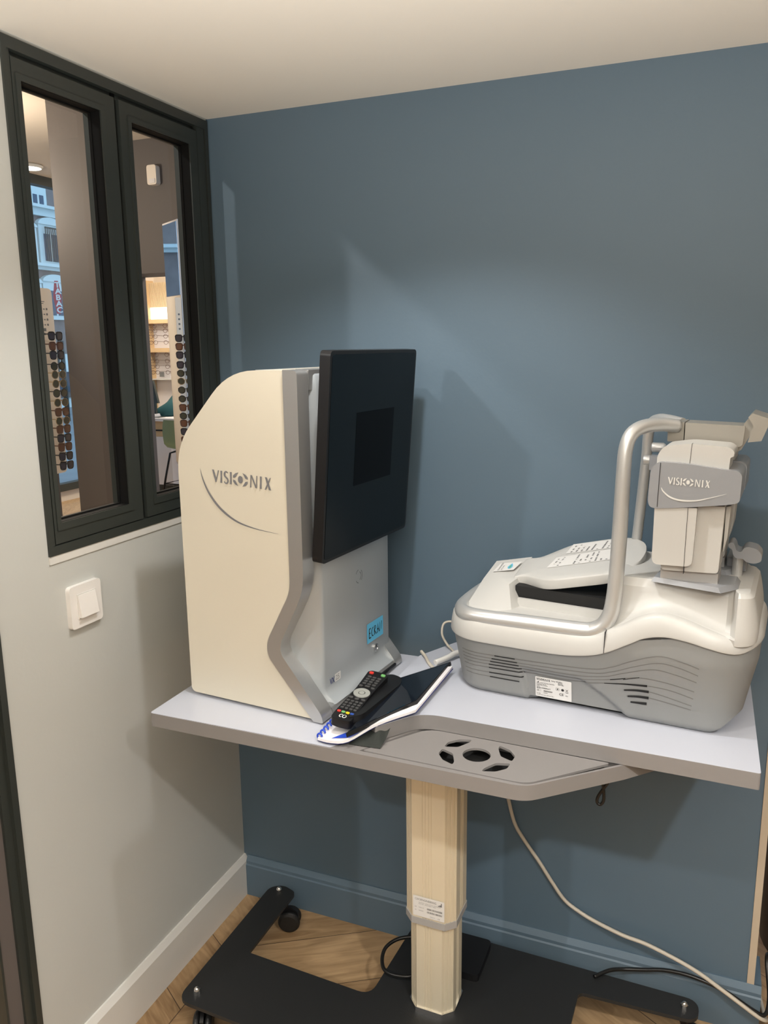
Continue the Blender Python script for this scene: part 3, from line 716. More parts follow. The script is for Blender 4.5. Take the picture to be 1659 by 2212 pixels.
def rot(pts, a, s=1):
    c, n = math.cos(a), math.sin(a); return [(PC[0] + s * (x * c - y * n), PC[1] + s * (x * n + y * c)) for x, y in pts]
lobes = []
for sx, sy in ((1, 1), (-1, 1), (-1, -1), (1, -1)):
    pg = [(.060 * sx, .004 * sy), (.060 * sx, .022 * sy), (.046 * sx, .039 * sy), (.025 * sx, .047 * sy), (.026 * sx, .036 * sy), (.038 * sx, .012 * sy)]
    lobes.append(rounded(pg, .004, 3))
lobes = [rot(l, math.radians(-4)) for l in lobes]
hole = rot(arc(0, 0, .0235, .0235, 0, 360, 28)[:-1], 0)
pn = plate(T(panel), [T(hole)] + [T(l) for l in lobes], ZT - .0035, ZT + .0006, 'cover_panel', ['taupe'], tb)
# white laminate on the left part of the lower board
lam = rounded([(.1425, -.5075), (.520, -.5075), (.60, -.362), (.60, -.063), (.1395, -.063)], [.006, .004, .0, .0, .02])
obj('left_laminate', prism(B(), T(lam), ZT, ZT + .0009), 'top_white', tb, bev=.0003, seg=1)
up = rounded([(.541, -.42), (.585, -.462), (.6345, -.3935), (.664, -.3825), (1.1945, -.3965), (1.19, -.012), (.60, -.010), (.544, -.128)], [.0, .004, .02, .02, .004, .02, .02, .01])
obj('upper_board', prism(B(), T(up), ZT + .0011, ZT + .0285, capmi=0, sidemi=0), 'taupe', tb, bev=.001, seg=2)
obj('right_laminate', prism(B(), T(up), ZT + .0285, ZT + .0292), 'top_white', tb)
def octo(wx, wy, c):
    """fluted octagon: small grooves in the middle of each main face"""
    pts = []
    def face(p, q, n, gr):
        p, q = Vector(p), Vector(q); d = (q - p); L = d.length; d.normalize(); nn = Vector((-d.y, d.x))
        pts.append(tuple(p))
        k = len(gr)
        for g in gr:
            for off, dep in ((-.0013, 0), (-.0008, .0009), (.0008, .0009), (.0013, 0)):
                pts.append(tuple(p + d * (g * L + off) + nn * dep))
    face((-wx + c, -wy), (wx - c, -wy), 0, (.34, .43, .52, .61)); face((wx - c, -wy), (wx, -wy + c), 0, (.18, .5, .82))
    face((wx, -wy + c), (wx, wy - c), 0, (.38, .46, .54, .62)); face((wx, wy - c), (wx - c, wy), 0, (.25, .5, .75))
    face((wx - c, wy), (-wx + c, wy), 0, (.34, .43, .52, .61)); face((-wx + c, wy), (-wx, wy - c), 0, (.25, .5, .75))
    face((-wx, wy - c), (-wx, -wy + c), 0, (.38, .46, .54, .62)); face((-wx, -wy + c), (-wx + c, -wy), 0, (.25, .5, .75))
    return pts
a = -.0174
def rr(pts, s=1): return [(s * (x * math.cos(a) - y * math.sin(a)), s * (x * math.sin(a) + y * math.cos(a))) for x, y in pts]
obj('upper_column', prism(B(), rr(octo(.0527, .051, .0183)), .318, ZT - .0265), 'column', tb)
obj('lower_column', prism(B(), rr(octo(.0458, .0456, .0186)), .094, .304), 'column', tb)
obj('collar', prism(B(), rr([(-.0352, -.0525), (.0352, -.0525), (.0542, -.0335), (.0542, .0335), (.0352, .0525), (-.0352, .0525), (-.0542, .0335), (-.0542, -.0335)]), .303, .318), 'collar', tb, bev=.0006, seg=1)
obj('base_collar', prism(B(), rr([(-.029, -.0486), (.029, -.0486), (.0488, -.0288), (.0488, .0288), (.029, .0486), (-.029, .0486), (-.0488, .0288), (-.0488, -.0288)]), .0931, .104), 'chrome', tb, bev=.001, seg=1)
# column label
m = frame_m((-.0322 , -.0523, .3225), (1, a, 0), (0, 0, 1))
lb = B(); poly(lb, rounded([(0, .0), (.066, 0), (.066, .045), (0, .045)], .002), m, .0004); o = obj('column_label', lb, 'label', tb, recalc=False)
tx = B(); add_text(tx, 'CIXOENGINEERING', .0062, m @ Matrix.Translation((.004, .036, .0004)), .82, bold=.01)
for k, (s, y) in enumerate((('INDUSTRY  ZONE  STELLE  ELECTRIQUE', .0305), ('ELECTRIC  ADJUSTABLE  TABLE', .0275))): add_text(tx, s, .0026, m @ Matrix.Translation((.012, y, .0004)))
for k in range(2):
    add_text(tx, ('REF     TABLE 301', 'SN      T0202009')[k], .0026, m @ Matrix.Translation((.004, .0195 - k * .007, .0004)))
    x = .030
    while x < .062:
        ww = random.choice((.0004, .0008, .0012)); poly(tx, [(x, .0185 - k * .007), (x + ww, .0185 - k * .007), (x + ww, .0225 - k * .007), (x, .0225 - k * .007)], m, .0008); x += ww + random.choice((.0005, .0009))
poly(tx, [(.053, .033), (.061, .033), (.061, .041), (.059, .041), (.059, .037), (.056, .037), (.056, .035), (.053, .035)], m, .0008)
add_text(tx, 'MADE IN', .0026, m @ Matrix.Translation((.036, .004, .0004))); add_text(tx, 'CE', .004, m @ Matrix.Translation((.052, .003, .0004)))
obj('print', tx, 'ink_soft', o, recalc=False)
# base
zb = .085
bo = [(.121, -.464), (.121, -.075), (.150, -.056), (.192, -.07), (.192, -.292), (.497, -.305), (.511, -.06), (.92, -.0655), (1.142, -.0685), (1.142, -.1265), (.905, -.135), (.897, -.60), (.505, -.60), (.48, -.478)]
bo = rounded(bo, [.03, .028, .028, .012, .006, .03, .01, .0, .028, .028, .015, .02, .02, .01], 6)
obj('base_plate', prism(B(), T(bo), zb, zb + .008), 'base', tb, bev=.0025, seg=2)
for x, y in ((.152, -.435), (.153, -.084), (1.114, -.0985)):
    bm = B(); prism(bm, [(x - TO.x + .0075 * math.cos(k * PI / 3), y - TO.y + .0075 * math.sin(k * PI / 3)) for k in range(6)], zb + .008, zb + .0165)
    lathe(bm, [(.0068, zb + .0165), (.0055, zb + .020), (.003, zb + .0225), (.0005, zb + .0232)], (x - TO.x, y - TO.y, 0), 12); obj('bolt', bm, 'chrome', tb, bev=.0006, seg=1)
def caster(x, y, az):
    x -= TO.x; y -= TO.y; c, s = math.cos(az), math.sin(az)
    bm = B(); lathe(bm, [(.006, .060), (.006, zb - .001)], (x, y, 0), 12)
    dx, dy = -s * .012, c * .012
    pts = [(-.03, .012), (-.032, .03), (-.028, .05), (-.012, .0625), (.012, .0625), (.02, .055), (.008, .034)]
    prism(bm, pts, -.004, .004, lambda a, b, d: (x + a * c - d * s, y + a * s + d * c, b)); h = obj('caster', bm, 'black_plastic', tb, bev=.002)
    for sg in (-1, 1):
        wb = B(); R = .0275; n = 28; cx, cy = x - .008 * c, y - .008 * s
        lathe(wb, [(.004, -.0075), (.020, -.0075), (.0255, -.005), (R, -.002), (R, .002), (.0255, .005), (.020, .0075), (.004, .0075)], (0, 0, 0), n, 'y')
        for v in wb.verts:
            p = v.co.copy(); d = p.y + sg * .0125; v.co = Vector((cx + p.x * c - d * s, cy + p.x * s + d * c, p.z + R))
        obj('wheel', wb, 'rubber', h)
caster(.165, -.435, math.radians(115)); caster(.175, -.090, math.radians(200)); caster(1.125, -.098, math.radians(150)); caster(.86, -.52, .5)
# power box behind the column, cable hanging from it
tag(obj('power_supply', prism(B(), rounded([(.56, -.19), (.70, -.19), (.70, -.075), (.56, -.075)], .012), .0932, .110), 'black_plastic', None, bev=.004), 'flat black power box lying on the table base behind the column', 'power box')

# ------------------------------------------------------------------ vision screener with the big display (left)
vx = thing('vision_analyser', 'tall cream and silver eye examination unit with a large black screen on the left', 'medical device', (.168, -.409, ZT + .0009), math.radians(-5))
DW = .322
side = rounded([(.0, .007), (.0, .497), (.128, .634), (.245, .634), (.245, .245), (.189, .142), (.189, .114), (.287, .006)], [.012, .05, .06, .0, .02, .025, .025, .0], 7)
obj('side_shell', prism(B(), side, 0, DW, XZ), 'cream', vx, bev=.012, seg=4, ang=60)
obj('foot_plate', prism(B(), rounded([(.02, .02), (.27, .02), (.27, DW - .02), (.02, DW - .02)], .02), 0, .005), 'slot', vx)
inn = [(.244, .635), (.244, .245), (.189, .142), (.189, .114), (.285, .003)]
out = [(.306, .003), (.303, .0185), (.219, .122), (.219, .142), (.273, .250), (.273, .6335)]
bandp = rounded(inn + out, [.0, .02, .025, .025, .0, .004, .012, .028, .028, .03, .008], 6)
obj('silver_band', prism(B(), bandp, -.0035, .032, XZ), 'silver_band', vx, bev=.0125, seg=5, ang=60)
obj('silver_band', prism(B(), bandp, DW - .030, DW + .003, XZ), 'silver_band', vx, bev=.010, seg=4, ang=60)
obj('foot_lip', prism(B(), rounded([(.24, .003), (.3055, .003), (.302, .0185), (.285, .024), (.24, .024)], [0, .003, .006, .004, 0]), .0345, DW - .0305, XZ), 'silver_band', vx, bev=.0008, seg=1)
obj('top_strip', prism(B(), [(.246, .60), (.2725, .60), (.2725, .634), (.246, .6355)], .0345, DW - .0305, XZ), 'silver_band', vx)
# grey front shell: facets run back from the front panel to the band
def xb(z):
    pts = [(.0, .29), (.0185, .300), (.122, .220), (.142, .220), (.250, .272), (.634, .272)]
    for (z0, x0), (z1, x1) in zip(pts, pts[1:]):
        if z <= z1: return x0 + (x1 - x0) * max(0, (z - z0) / (z1 - z0))
    return pts[-1][1]
def xp(z): return .279 + .024 * max(0, (1 - (z - .018) / .030)) ** 2.2
rings = []
for z in [.0185, .021, .025, .03, .037, .045, .06, .08, .10, .115, .122, .13, .142, .155, .18, .21, .235, .25, .27, .3, .4, .5, .6, .622, .630, .6335]:
    b = xb(z); pk = xp(z); e = 0 if z < .61 else (z - .61) * .5 * (z - .61) / .0235
    fb = min(b - .011, pk - .004)
    rings.append([(.15, .05, z), (fb - .02, .03, z), (fb, .0255, z), (pk - .006 - e, .046, z), (pk - .0015 - e, .0495, z), (pk - e, .054, z), (pk - e, .18, z), (pk - e, .312, z), (pk - .0015 - e, .3165, z), (pk - .006 - e, .319, z), (min(b, pk) - .012, .3195, z), (.15, .3195, z)])
fs = obj('front_shell', loft(B(), rings), 'grey_paint', vx, smooth=True)
# crest symbol, button, sticker, model mark on the front panel
mf = frame_m((.2792, 0, 0), (0, 1, 0), (0, 0, 1))
bm = B(); cy, cz = .187, .228
for q in (arc(cy, cz, .0085, .0085, -70, 70), arc(cy, cz, .0135, .0135, 100, 150), arc(cy, cz, .0135, .0135, 210, 260), arc(cy, cz, .0135, .0135, -50, 50)): ribbon(bm, q, .0009, mf)
obj('embossed_crest', bm, 'seam', vx, recalc=False)
bm = lathe(B(), [(.0085, 0), (.0085, .0025), (.0065, .003), (.006, .0022), (.001, .0022)], (.279, .252, .057), 24, 'x'); obj('power_button', bm, 'chrome', vx, bev=.0004, seg=1)
ms = frame_m((.2795, .2155, .0755), (0, 1, 0), (0, 0, 1))
st = B(); poly(st, [(0, 0), (.071, 0), (.071, .042), (0, .042)], ms, .0004); o = obj('note_sticker', st, 'blue_note', vx, recalc=False)
tx = B()
def hw(strokes, x, s=.0088):
    x = x * 1.12 + .003
    for st_ in strokes: ribbon(tx, [(x + a * s, .010 + b * s) for a, b in st_], .0026, ms, .0008)
hw([[(0, 0), (0, 2.2)], [(0, 2.2), (.8, 2.3)], [(0, 1.1), (.6, 1.2)], [(0, 0), (.9, .05)]], .005)
hw([[(.8, 2.2), (.3, 2.0), (.0, 1.1), (.3, .2), (.9, .2)]], .0145)
hw([[(.1, .1), (.1, 2.3), (.7, 2.2), (.8, 1.7), (.2, 1.2), (1.0, .1)]], .0245)
hw([[(0, .1), (.5, 2.3), (1, .2)], [(.2, 1.0), (.8, 1.0)]], .0355)
hw([[(0, .2), (.1, 2.4), (.9, .4), (1.0, 2.5)]], .0465)
obj('handwriting', tx, 'ink', o, recalc=False)
bm = B(); add_text(bm, 'VX', .0165, frame_m((.2797, .067, .046), (0, 1, 0), (0, 0, 1)), .75, bold=.02); obj('model_letters', bm, 'navy', vx, recalc=False)
bm = B(); mm = frame_m((.2797, .0845, .0445), (0, 1, 0), (0, 0, 1)); poly(bm, rounded([(0, 0), (.022, 0), (.022, .016), (0, .016)], .002), mm, .0004); o = obj('model_badge', bm, 'label', vx, recalc=False)
bm = B(); add_text(bm, '25', .014, mm @ Matrix.Translation((.003, .003, .0004))); obj('badge_print', bm, 'ink_soft', o, recalc=False)
# lettering and swoosh on the cream side
ml = frame_m((.0795, -.0006, .433), (1, 0, -.06), (0, 0, 1))
bm = B(); visionix(bm, .133, .0225, ml); obj('side_wordmark', bm, 'logo_grey', vx, recalc=False)
me_ = frame_m((0, -.0006, 0), (1, 0, 0), (0, 0, 1))
sw = [p.xy for p in spline([(.053, .456, 0), (.058, .436, 0), (.072, .409, 0), (.096, .383, 0), (.130, .363, 0), (.170, .353, 0), (.2225, .3475, 0)], 8)]
bm = B(); ribbon(bm, sw, [.0002 + .0042 * math.sin(PI * (k / (len(sw) - 1)) ** .9) ** 1.2 for k in range(len(sw))], me_); obj('side_swoosh', bm, 'logo_grey', vx, recalc=False)
# monitor
mu = Vector((.028, 0, .366)).normalized(); mn = Vector((mu.z, 0, -mu.x)); mo = Vector((.3045, .010, .2975))
def MF(a, b, d): return tuple(mo + Vector((0, 1, 0)) * a + mu * b + mn * d)
mon = obj('monitor', prism(B(), rounded([(0, 0), (.336, 0), (.336, .3695), (0, .3695)], .010), -.0205, 0, MF), 'black_plastic', vx, bev=.0022, seg=2)
obj('screen_face', prism(B(), rounded([(.006, .006), (.330, .006), (.330, .3635), (.006, .3635)], .008), .0002, .0008, MF), 'screen', mon)
obj('display_window', prism(B(), [(.098, .126), (.247, .126), (.247, .260), (.098, .260)], .0009, .0012, MF), 'screen_dark', mon)
obj('monitor_mount', prism(B(), [(.10, .09), (.24, .09), (.24, .26), (.10, .26)], -.036, -.0207, MF), 'black_plastic', vx, bev=.003)

# ------------------------------------------------------------------ eye refractor (right)
er = thing('eye_refractor', 'white and grey eye refractor with silver arch on the right of the table', 'medical device', (.66, -.27, ZT + .0292), math.radians(-5))
X0, X1, Y0, Y1 = .002, .500, .018, .248
def interp(tab, x):
    if x <= tab[0][0]: return tab[0][1]
    for (a, b), (c, d) in zip(tab, tab[1:]):
        if x <= c:
            t = (x - a) / (c - a); t = t * t * (3 - 2 * t) if False else t
            return b + (d - b) * t
    return tab[-1][1]
def smooth_tab(tab, n=5):
    P = spline([(a, b, 0) for a, b in tab], 6); return [(q.x, q.y) for q in P]
ZTOP = smooth_tab([(-.03, .110), (.10, .1075), (.20, .108), (.25, .114), (.285, .125), (.326, .148), (.350, .162), (.38, .1695), (.414, .168), (.45, .161), (.485, .153), (.505, .157), (.53, .172)])
ZSH = smooth_tab([(-.03, .150), (.20, .149), (.255, .151), (.285, .162), (.314, .178), (.345, .197), (.376, .205), (.41, .200), (.45, .187), (.485, .179), (.505, .184), (.53, .196)])
def perim(n=200, r=.055):
    """rounded rectangle with normals, evenly stepped, starting mid front"""
    pts = []
    w_, h_ = X1 - X0, Y1 - Y0
    def seg(p, q, nx, ny, k): 
        for i in range(k): t = i / k; pts.append((p[0] + (q[0] - p[0]) * t, p[1] + (q[1] - p[1]) * t, nx, ny))
    def cor(cx, cy, a0, k, rr):
        for i in range(k): a = math.radians(a0 + 90 * i / k); pts.append((cx + rr * math.cos(a), cy + rr * math.sin(a), math.cos(a), math.sin(a)))
    seg((X0 + r, Y0), (X1 - r, Y0), 0, -1, 110); cor(X1 - r, Y0 + r, -90, 14, r); seg((X1, Y0 + r), (X1, Y1 - r), 1, 0, 24)
    cor(X1 - r, Y1 - r, 0, 14, r); seg((X1 - r, Y1), (X0 + r, Y1), 0, 1, 50); cor(X0 + r, Y1 - r, 90, 14, r); seg((X0, Y1 - r), (X0, Y0 + r), -1, 0, 24); cor(X0 + r, Y0 + r, 180, 14, r)
    return pts
PER = perim()
def sm(a, b, x): t = max(0, min(1, (x - a) / (b - a))); return t * t * (3 - 2 * t)
def goff(z): return .024 * min(1, z / .13) ** 1.1 - .009 * max(0, 1 - z / .012) ** 2
def recess(x, z):
    """middle of the lower front is set back between two bulging feet"""
    l = .147 - .010 * (z / .05) ** 1; rr_ = .325 - .10 * max(0, z / .075) ** 1.3
    return .0065 * sm(l - .003, l + .003, x) * (1 - sm(rr_ - .003, rr_ + .003, x)) * (1 - sm(.052, .072, z))
def fy(x, z): return Y0 - goff(z) + recess(x, z)
rings = []; K = 26
for i in range(K + 1):
    t = i / K; ring_ = []
    for (x, y, nx, ny) in PER:
        o_ = goff(0); zt = interp(ZTOP, x + nx * .02)
        mid = sm(.144, .150, x) * (1 - sm(.318, .328, x)) if ny < -.9 else (sm(.10, .12, x) * (1 - sm(.36, .38, x)) if abs(ny) > .9 else 0)
        mid = max(.010 * mid, .040 * sm(.448, .505, x) ** 1.5)
        z = mid + (zt + .004 - mid) * (t ** 1.15)
        e = goff(z); rc = recess(x, z) if ny < -.9 else 0
        ring_.append((x + nx * (e), y + ny * (e - rc), z))
    rings.append(ring_)
obj('lower_shell', loft(B(), rings), 'mid_grey', er, smooth=True)
obj('underside', prism(B(), rounded([(.03, .04), (.47, .04), (.47, .23), (.03, .23)], .03), .0, .011), 'slot', er)
# white upper shell: skirt, shoulder
rings = []
for (dz, eo, top) in ((0, .0, 0), (0, .0045, 0), (.003, .0055, 0), (.5, .0035, 2), (-.006, .001, 1), (-.002, -.002, 1), (0, -.007, 1), (.001, -.013, 1), (-.002, -.030, 1)):
    rg = []
    for (x, y, nx, ny) in PER:
        zt, zs = interp(ZTOP, x + nx * .02), interp(ZSH, x + nx * .02)
        z = zt + dz if top == 0 else (zs + dz if top == 1 else zt + (zs - zt) * dz)
        e = goff(zt) + eo; rg.append((x + nx * e, y + ny * e, z))
    rings.append(rg)
obj('upper_shell', loft(B(), rings, cap=False), 'off_white', er, smooth=True)
# right block: concave wall rising to the deck, swept round the right corner
pathb = [(x, -.0035, 0., 1., x) for x in (.288, .292, .30, .315, .33, .345, .36, .376, .39, .405, .42, .435, .45, .462, .472, .480, .484, .488)]
pathb += [(.488 + .036 * math.sin(math.radians(a_)), .0325 - .036 * math.cos(math.radians(a_)), -math.sin(math.radians(a_)), math.cos(math.radians(a_)), .488 + .017 * a_ / 90) for a_ in range(10, 91, 10)]
pathb += [(.524, y_, -1., 0., .505) for y_ in (.06, .09, .12, .16, .20)]
rows = []; bm = B()
for (x, y, nx, ny, xs_) in pathb:
    zs = interp(ZSH, xs_); c_ = 1 - sm(.476, .490, x); dk = .2525 - .006 * sm(.29, .31, .58 - x); row = []
    pf = [(.014 * c_ + .004 * (1 - c_), -.012), (.008 * c_ + .003 * (1 - c_), -.002), (.013 * c_ + .003 * (1 - c_), .001)]
    da, db = .016 * c_ + .003 * (1 - c_), .040 * c_ + .013 * (1 - c_)
    za, zb_ = zs + .002, dk - .015 * c_ - .008 * (1 - c_)
    for k in range(0, 9):
        th_ = PI / 2 * k / 8; pf.append((da + (db - da) * (math.sin(th_) * c_ + (k / 8) ** 1.5 * (1 - c_)), za - zs + (zb_ - za) * ((1 - math.cos(th_)) * c_ + (k / 8) * (1 - c_))))
    pf += [(db + .007, dk - .0015 - zs), (db + .012, dk - zs), (db + .016, dk + .0003 - zs)]
    rows.append([bm.verts.new((x + nx * d, y + ny * d, zs + h)) for d, h in pf])
for A, D in zip(rows, rows[1:]):
    for k in range(len(A) - 1): bm.faces.new([A[k], D[k], D[k + 1], A[k + 1]])
top_ = [r_[-1] for r_ in rows] + [bm.verts.new((.488, .226, .251)), bm.verts.new((.47, .236, .251)), bm.verts.new((.288, .236, .251))]
bm.faces.new(top_)
bk = [bm.verts.new((.498, .224, .19)), bm.verts.new((.47, .244, .17)), bm.verts.new((.288, .244, .17))]
bm.faces.new([top_[-3], rows[-1][-1], rows[-1][3], bk[0]]); bm.faces.new([top_[-2], top_[-3], bk[0], bk[1]]); bm.faces.new([top_[-1], top_[-2], bk[1], bk[2]])
bm.faces.new([rows[0][-1], top_[-1], bk[2], rows[0][0]])
obj('head_deck', bm, 'off_white', er, smooth=True, sharp=24)
obj('panel_seam', prism(B(), [(.2855, .126), (.2866, .126), (.2872, .164), (.2862, .164)], -.0108, .02, XZ), 'seam', er)
# left deck inside the silver loop
bm = B(); pts = rounded([(.012, .026), (.288, .026), (.288, .240), (.012, .240)], .03)
fl = [bm.verts.new((x, y, .1535)) for x, y in pts]; bm.faces.new(fl)
obj('left_deck', prism(B(), pts, .120, .1545), 'off_white', er)
# hopper: rounded block at the far left
def plz(x, y): return .198 + .23 * (x - .1) + .22 * (y - .08)
bm = B()
lo = [(.010, .040, .150), (.040, .012, .150), (.098, .062, .150), (.110, .10, .150), (.110, .243, .150), (-.002, .243, .150)]
hi = [(.016, .130, .1885), (.047, .128, .1965), (.081, .094, .1945), (.089, .120, .2005), (.089, .215, .2205), (.017, .205, .2065)]
bm = loft(B(), [lo, hi]); obj('paper_hopper', bm, 'off_white', er, bev=.006, seg=3, ang=18)
# dark printer slot below the lid
obj('printer_slot', prism(B(), [(.092, .10), (.285, .085), (.285, .236), (.092, .236)], .157, .192), 'slot', er)
obj('slot_lip', prism(B(), [(.100, .090), (.286, .078), (.286, .0845), (.100, .096)], .1545, .171), 'off_white', er, bev=.001, seg=1)
lid = rounded([(.081, .120), (.103, .122), (.150, .093), (.170, .089), (.262, .090), (.296, .098), (.315, .125), (.321, .165), (.312, .212), (.275, .246), (.230, .248), (.165, .244), (.110, .196), (.081, .200)], [.004, .012, .02, .02, .02, .02, .02, .03, .03, .02, .02, .02, .02, .004], 6)
bm = B(); n = len(lid); cx_, cy_ = .2, .165
rgs = []
for s, dz in ((.97, -.0185), (.985, -.0195), (1.0, -.0165), (1.0, -.003), (.992, -.0008), (.975, 0), (.8, .0006), (.4, .001)):
    rgs.append([(cx_ + (x - cx_) * s, cy_ + (y - cy_) * s, plz(cx_ + (x - cx_) * s, cy_ + (y - cy_) * s) + dz) for x, y in lid])
lidt = obj('printer_lid', loft(B(), rgs), 'off_white', er, smooth=True)
obj('lid_latch', lathe(B(), [(.004, 0), (.0055, .003), (.0055, .010), (.004, .013)], (.322, .118, .222), 14), 'off_white', lidt, bev=.0008)
# two instruction sheets and a shop sticker
eu = Vector((1, 0, .23)).normalized(); ev = Vector((0, 1, .22)).normalized()
def sheet(name, q, lift, rows_, seed, m='label'):
    bm = B(); bm.faces.new([bm.verts.new((x, y, plz(x, y) + lift)) for x, y in q]); o = obj(name, bm, m, er, recalc=False)
    rnd = random.Random(seed); tx = B()
    A, Bq, Cq, D = [Vector((*p, 0)) for p in q]
    def P(u, v): p = (A * (1 - u) + D * u) * (1 - v) + (Bq * (1 - u) + Cq * u) * v; return Vector((p.x, p.y, plz(p.x, p.y) + lift + .0003))
    for r in range(rows_):
        u0 = (r + .8) / (rows_ + .6); v = .06
        while v < .88:
            L = rnd.uniform(.02, .10)
            if rnd.random() < .72: tx.faces.new([tx.verts.new(P(a, b)) for a, b in ((u0, v), (u0, v + L), (u0 + .32 / rows_, v + L), (u0 + .32 / rows_, v))])
            v += L + .025
            if rnd.random() < .06: break
    obj('print', tx, 'ink_soft', o, recalc=False); return o
sheet('instruction_sheet', [(.162, .196), (.167, .238), (.262, .238), (.258, .198)], .0017, 9, 3)
sheet('instruction_sheet', [(.140, .140), (.148, .183), (.262, .194), (.268, .146)], .0017, 12, 5)
bm = B(); bm.faces.new([bm.verts.new((x, y, plz(x, y) + .0018)) for x, y in ((.028, .150), (.032, .186), (.078, .183), (.072, .148))]); o = obj('shop_sticker', bm, 'label', er, recalc=False)
mm = Matrix.Translation((0, 0, 0)) @ frame_m((.060, .164, plz(.060, .164) + .0022), ev, -eu)
bm = B(); poly(bm, arc(0, 0, .009, .005, 0, 360, 20)[:-1], mm); poly(bm, [(.008, .003), (.015, 0), (.008, -.003)], mm); obj('sticker_emblem', bm, 'blue_note', o, recalc=False)
bm = B(); poly(bm, [(-.006, .001), (-.003, .003), (0, -.001), (.003, .002), (.006, 0), (.003, -.003), (0, .001), (-.004, -.003)], mm, .0006); obj('emblem_hands', bm, 'green', o, recalc=False)
bm = B(); m2 = frame_m((.040, .152, plz(.040, .152) + .0024), ev, -eu); add_text(bm, 'GUARANTEED', .0055, m2); add_text(bm, 'ASSISTANCE', .0040, m2 @ Matrix.Translation((0, -.006, 0))); obj('print', bm, 'ink_soft', o, recalc=False)
# vents as strips laid on the grey shell, groove shade painted in dark colour
V = [[(0.018, 0.083), (0.129, 0.083), (0.256, 0.088), (0.298, 0.099), (0.332, 0.117), (0.375, 0.134), (0.411, 0.13), (0.439, 0.122)],
[(0.018, 0.076), (0.13, 0.076), (0.257, 0.08), (0.299, 0.09), (0.336, 0.107), (0.375, 0.121), (0.408, 0.118), (0.438, 0.109)],
[(0.019, 0.069), (0.134, 0.07), (0.228, 0.07), (0.285, 0.078), (0.319, 0.091), (0.366, 0.107), (0.403, 0.104), (0.436, 0.096)],
[(0.02, 0.062), (0.138, 0.064), (0.228, 0.063), (0.282, 0.071), (0.31, 0.078), (0.344, 0.087), (0.387, 0.086), (0.433, 0.078)],
[(0.021, 0.055), (0.142, 0.057), (0.228, 0.056), (0.286, 0.065), (0.334, 0.072), (0.368, 0.074), (0.398, 0.072), (0.432, 0.064)],
[(0.023, 0.045), (0.139, 0.047)], [(0.024, 0.037), (0.132, 0.037)], [(0.318, 0.058), (0.362, 0.063), (0.43, 0.05)], [(0.324, 0.047), (0.362, 0.051), (0.429, 0.042)], [(0.331, 0.037), (0.358, 0.039)]]
def strip(path, wd, name, m, lift=.0006):
    P = spline([(a, b, 0) for a, b in path], 8) if len(path) > 2 else [Vector((path[0][0] + (path[1][0] - path[0][0]) * k / 8, path[0][1] + (path[1][1] - path[0][1]) * k / 8, 0)) for k in range(9)]
    bm = B(); L = []
    for k, p in enumerate(P):
        x = min(max(p.x, .0), .452); ww = wd[0] + (wd[1] - wd[0]) * k / (len(P) - 1)
        xx = lambda z: (x, fy_c(x, z) - lift, z)
        L.append((bm.verts.new(xx(p.y + ww / 2)), bm.verts.new(xx(p.y - ww / 2))))
    for a, b in zip(L, L[1:]): bm.faces.new([a[0], a[1], b[1], b[0]])
    return obj(name, bm, m, er, recalc=False)
def fy_c(x, z):
    r = .055
    e = goff(z)
    if x < X0 + r:
        d = X0 + r - x; R = r + e; return Y0 + r - math.sqrt(max(R * R - d * d, 1e-6))
    return fy(x, z)
M['vent'] = mat('vent_shade', (.16, .157, .15), .6)
for pth in V: strip(pth, (.0016, .0016), 'vent_line_shade', 'vent')
def yy(tab, x): return interp([(a, b) for a, b in ((q.x, q.y) for q in spline([(a, b, 0) for a, b in tab], 6))], x)
for i, (a, b) in enumerate(((.086, .125), (.080, .129), (.077, .132), (.074, .137), (.074, .142), (.074, .139), (.075, .132))):
    t0 = V[i] if i < 5 else V[i]
    strip([(a, yy(t0, a)), ((a + b) / 2, yy(t0, (a + b) / 2)), (b, yy(t0, b))], (.0022, .0022), 'vent_slot_shade', 'slot', .0011)
for tab, a, b, w0, w1 in ((V[3], .296, .322, .0015, .0018), (V[4], .286, .358, .0012, .0042), (V[7], .320, .361, .003, .0050), (V[8], .326, .361, .003, .0055), (V[9], .331, .358, .003, .0055)):
    strip([(a, yy(tab, a)), ((a + b) / 2, yy(tab, (a + b) / 2)), (b, yy(tab, b))], (w0, w1), 'vent_slot_shade', 'slot', .0011)
for i in (2,): strip([(.318, yy(V[2], .318) - .012), (.345, yy(V[2], .345) - .013)], (.0012, .0012), 'vent_slot_shade', 'slot', .0012)
# rating label
yl = fy_c(.19, .03) - .0009
ml = frame_m((.1605, fy_c(.19, .012) - .0016, .0115), (1, 0, 0), (0, fy_c(.19, .045) - fy_c(.19, .012), .033))
bm = B(); poly(bm, rounded([(0, 0), (.0665, 0), (.0665, .0415), (0, .0415)], .002), ml, 0); o = obj('rating_label', bm, 'label', er, recalc=False)
tx = B(); mt = ml @ Matrix.Translation((0, 0, .0003))
visionix(tx, .0255, .0045, mt @ Matrix.Translation((.0025, .0345, 0)))
for s, x, y, sz in (('Rating: 100-240Vac', .030, .0362, .0030), ('50-60Hz', .042, .0335, .0028), ('500W Max', .042, .0306, .0028), ('Luneau Technology Operations', .008, .0290, .0025), ('2 rue Roger Bonnet', .0025, .0262, .0026),
    ('27340 Pont de l\'Arche', .0025, .0236, .0026), ('France', .0025, .0210, .0026), ('Model: EYEREFRACT', .0025, .0176, .0034), ('SN', .004, .0128, .0024), ('1606921', .015, .0085, .0026), ('Rx only', .0025, .0062, .0026), ('Complies with 21 CFR 1040.10 and 1040.11', .0025, .0035, .0021), ('0051', .0555, .0098, .0028)):
    add_text(tx, s, sz, mt @ Matrix.Translation((x, y, 0)), .86, bold=.015)
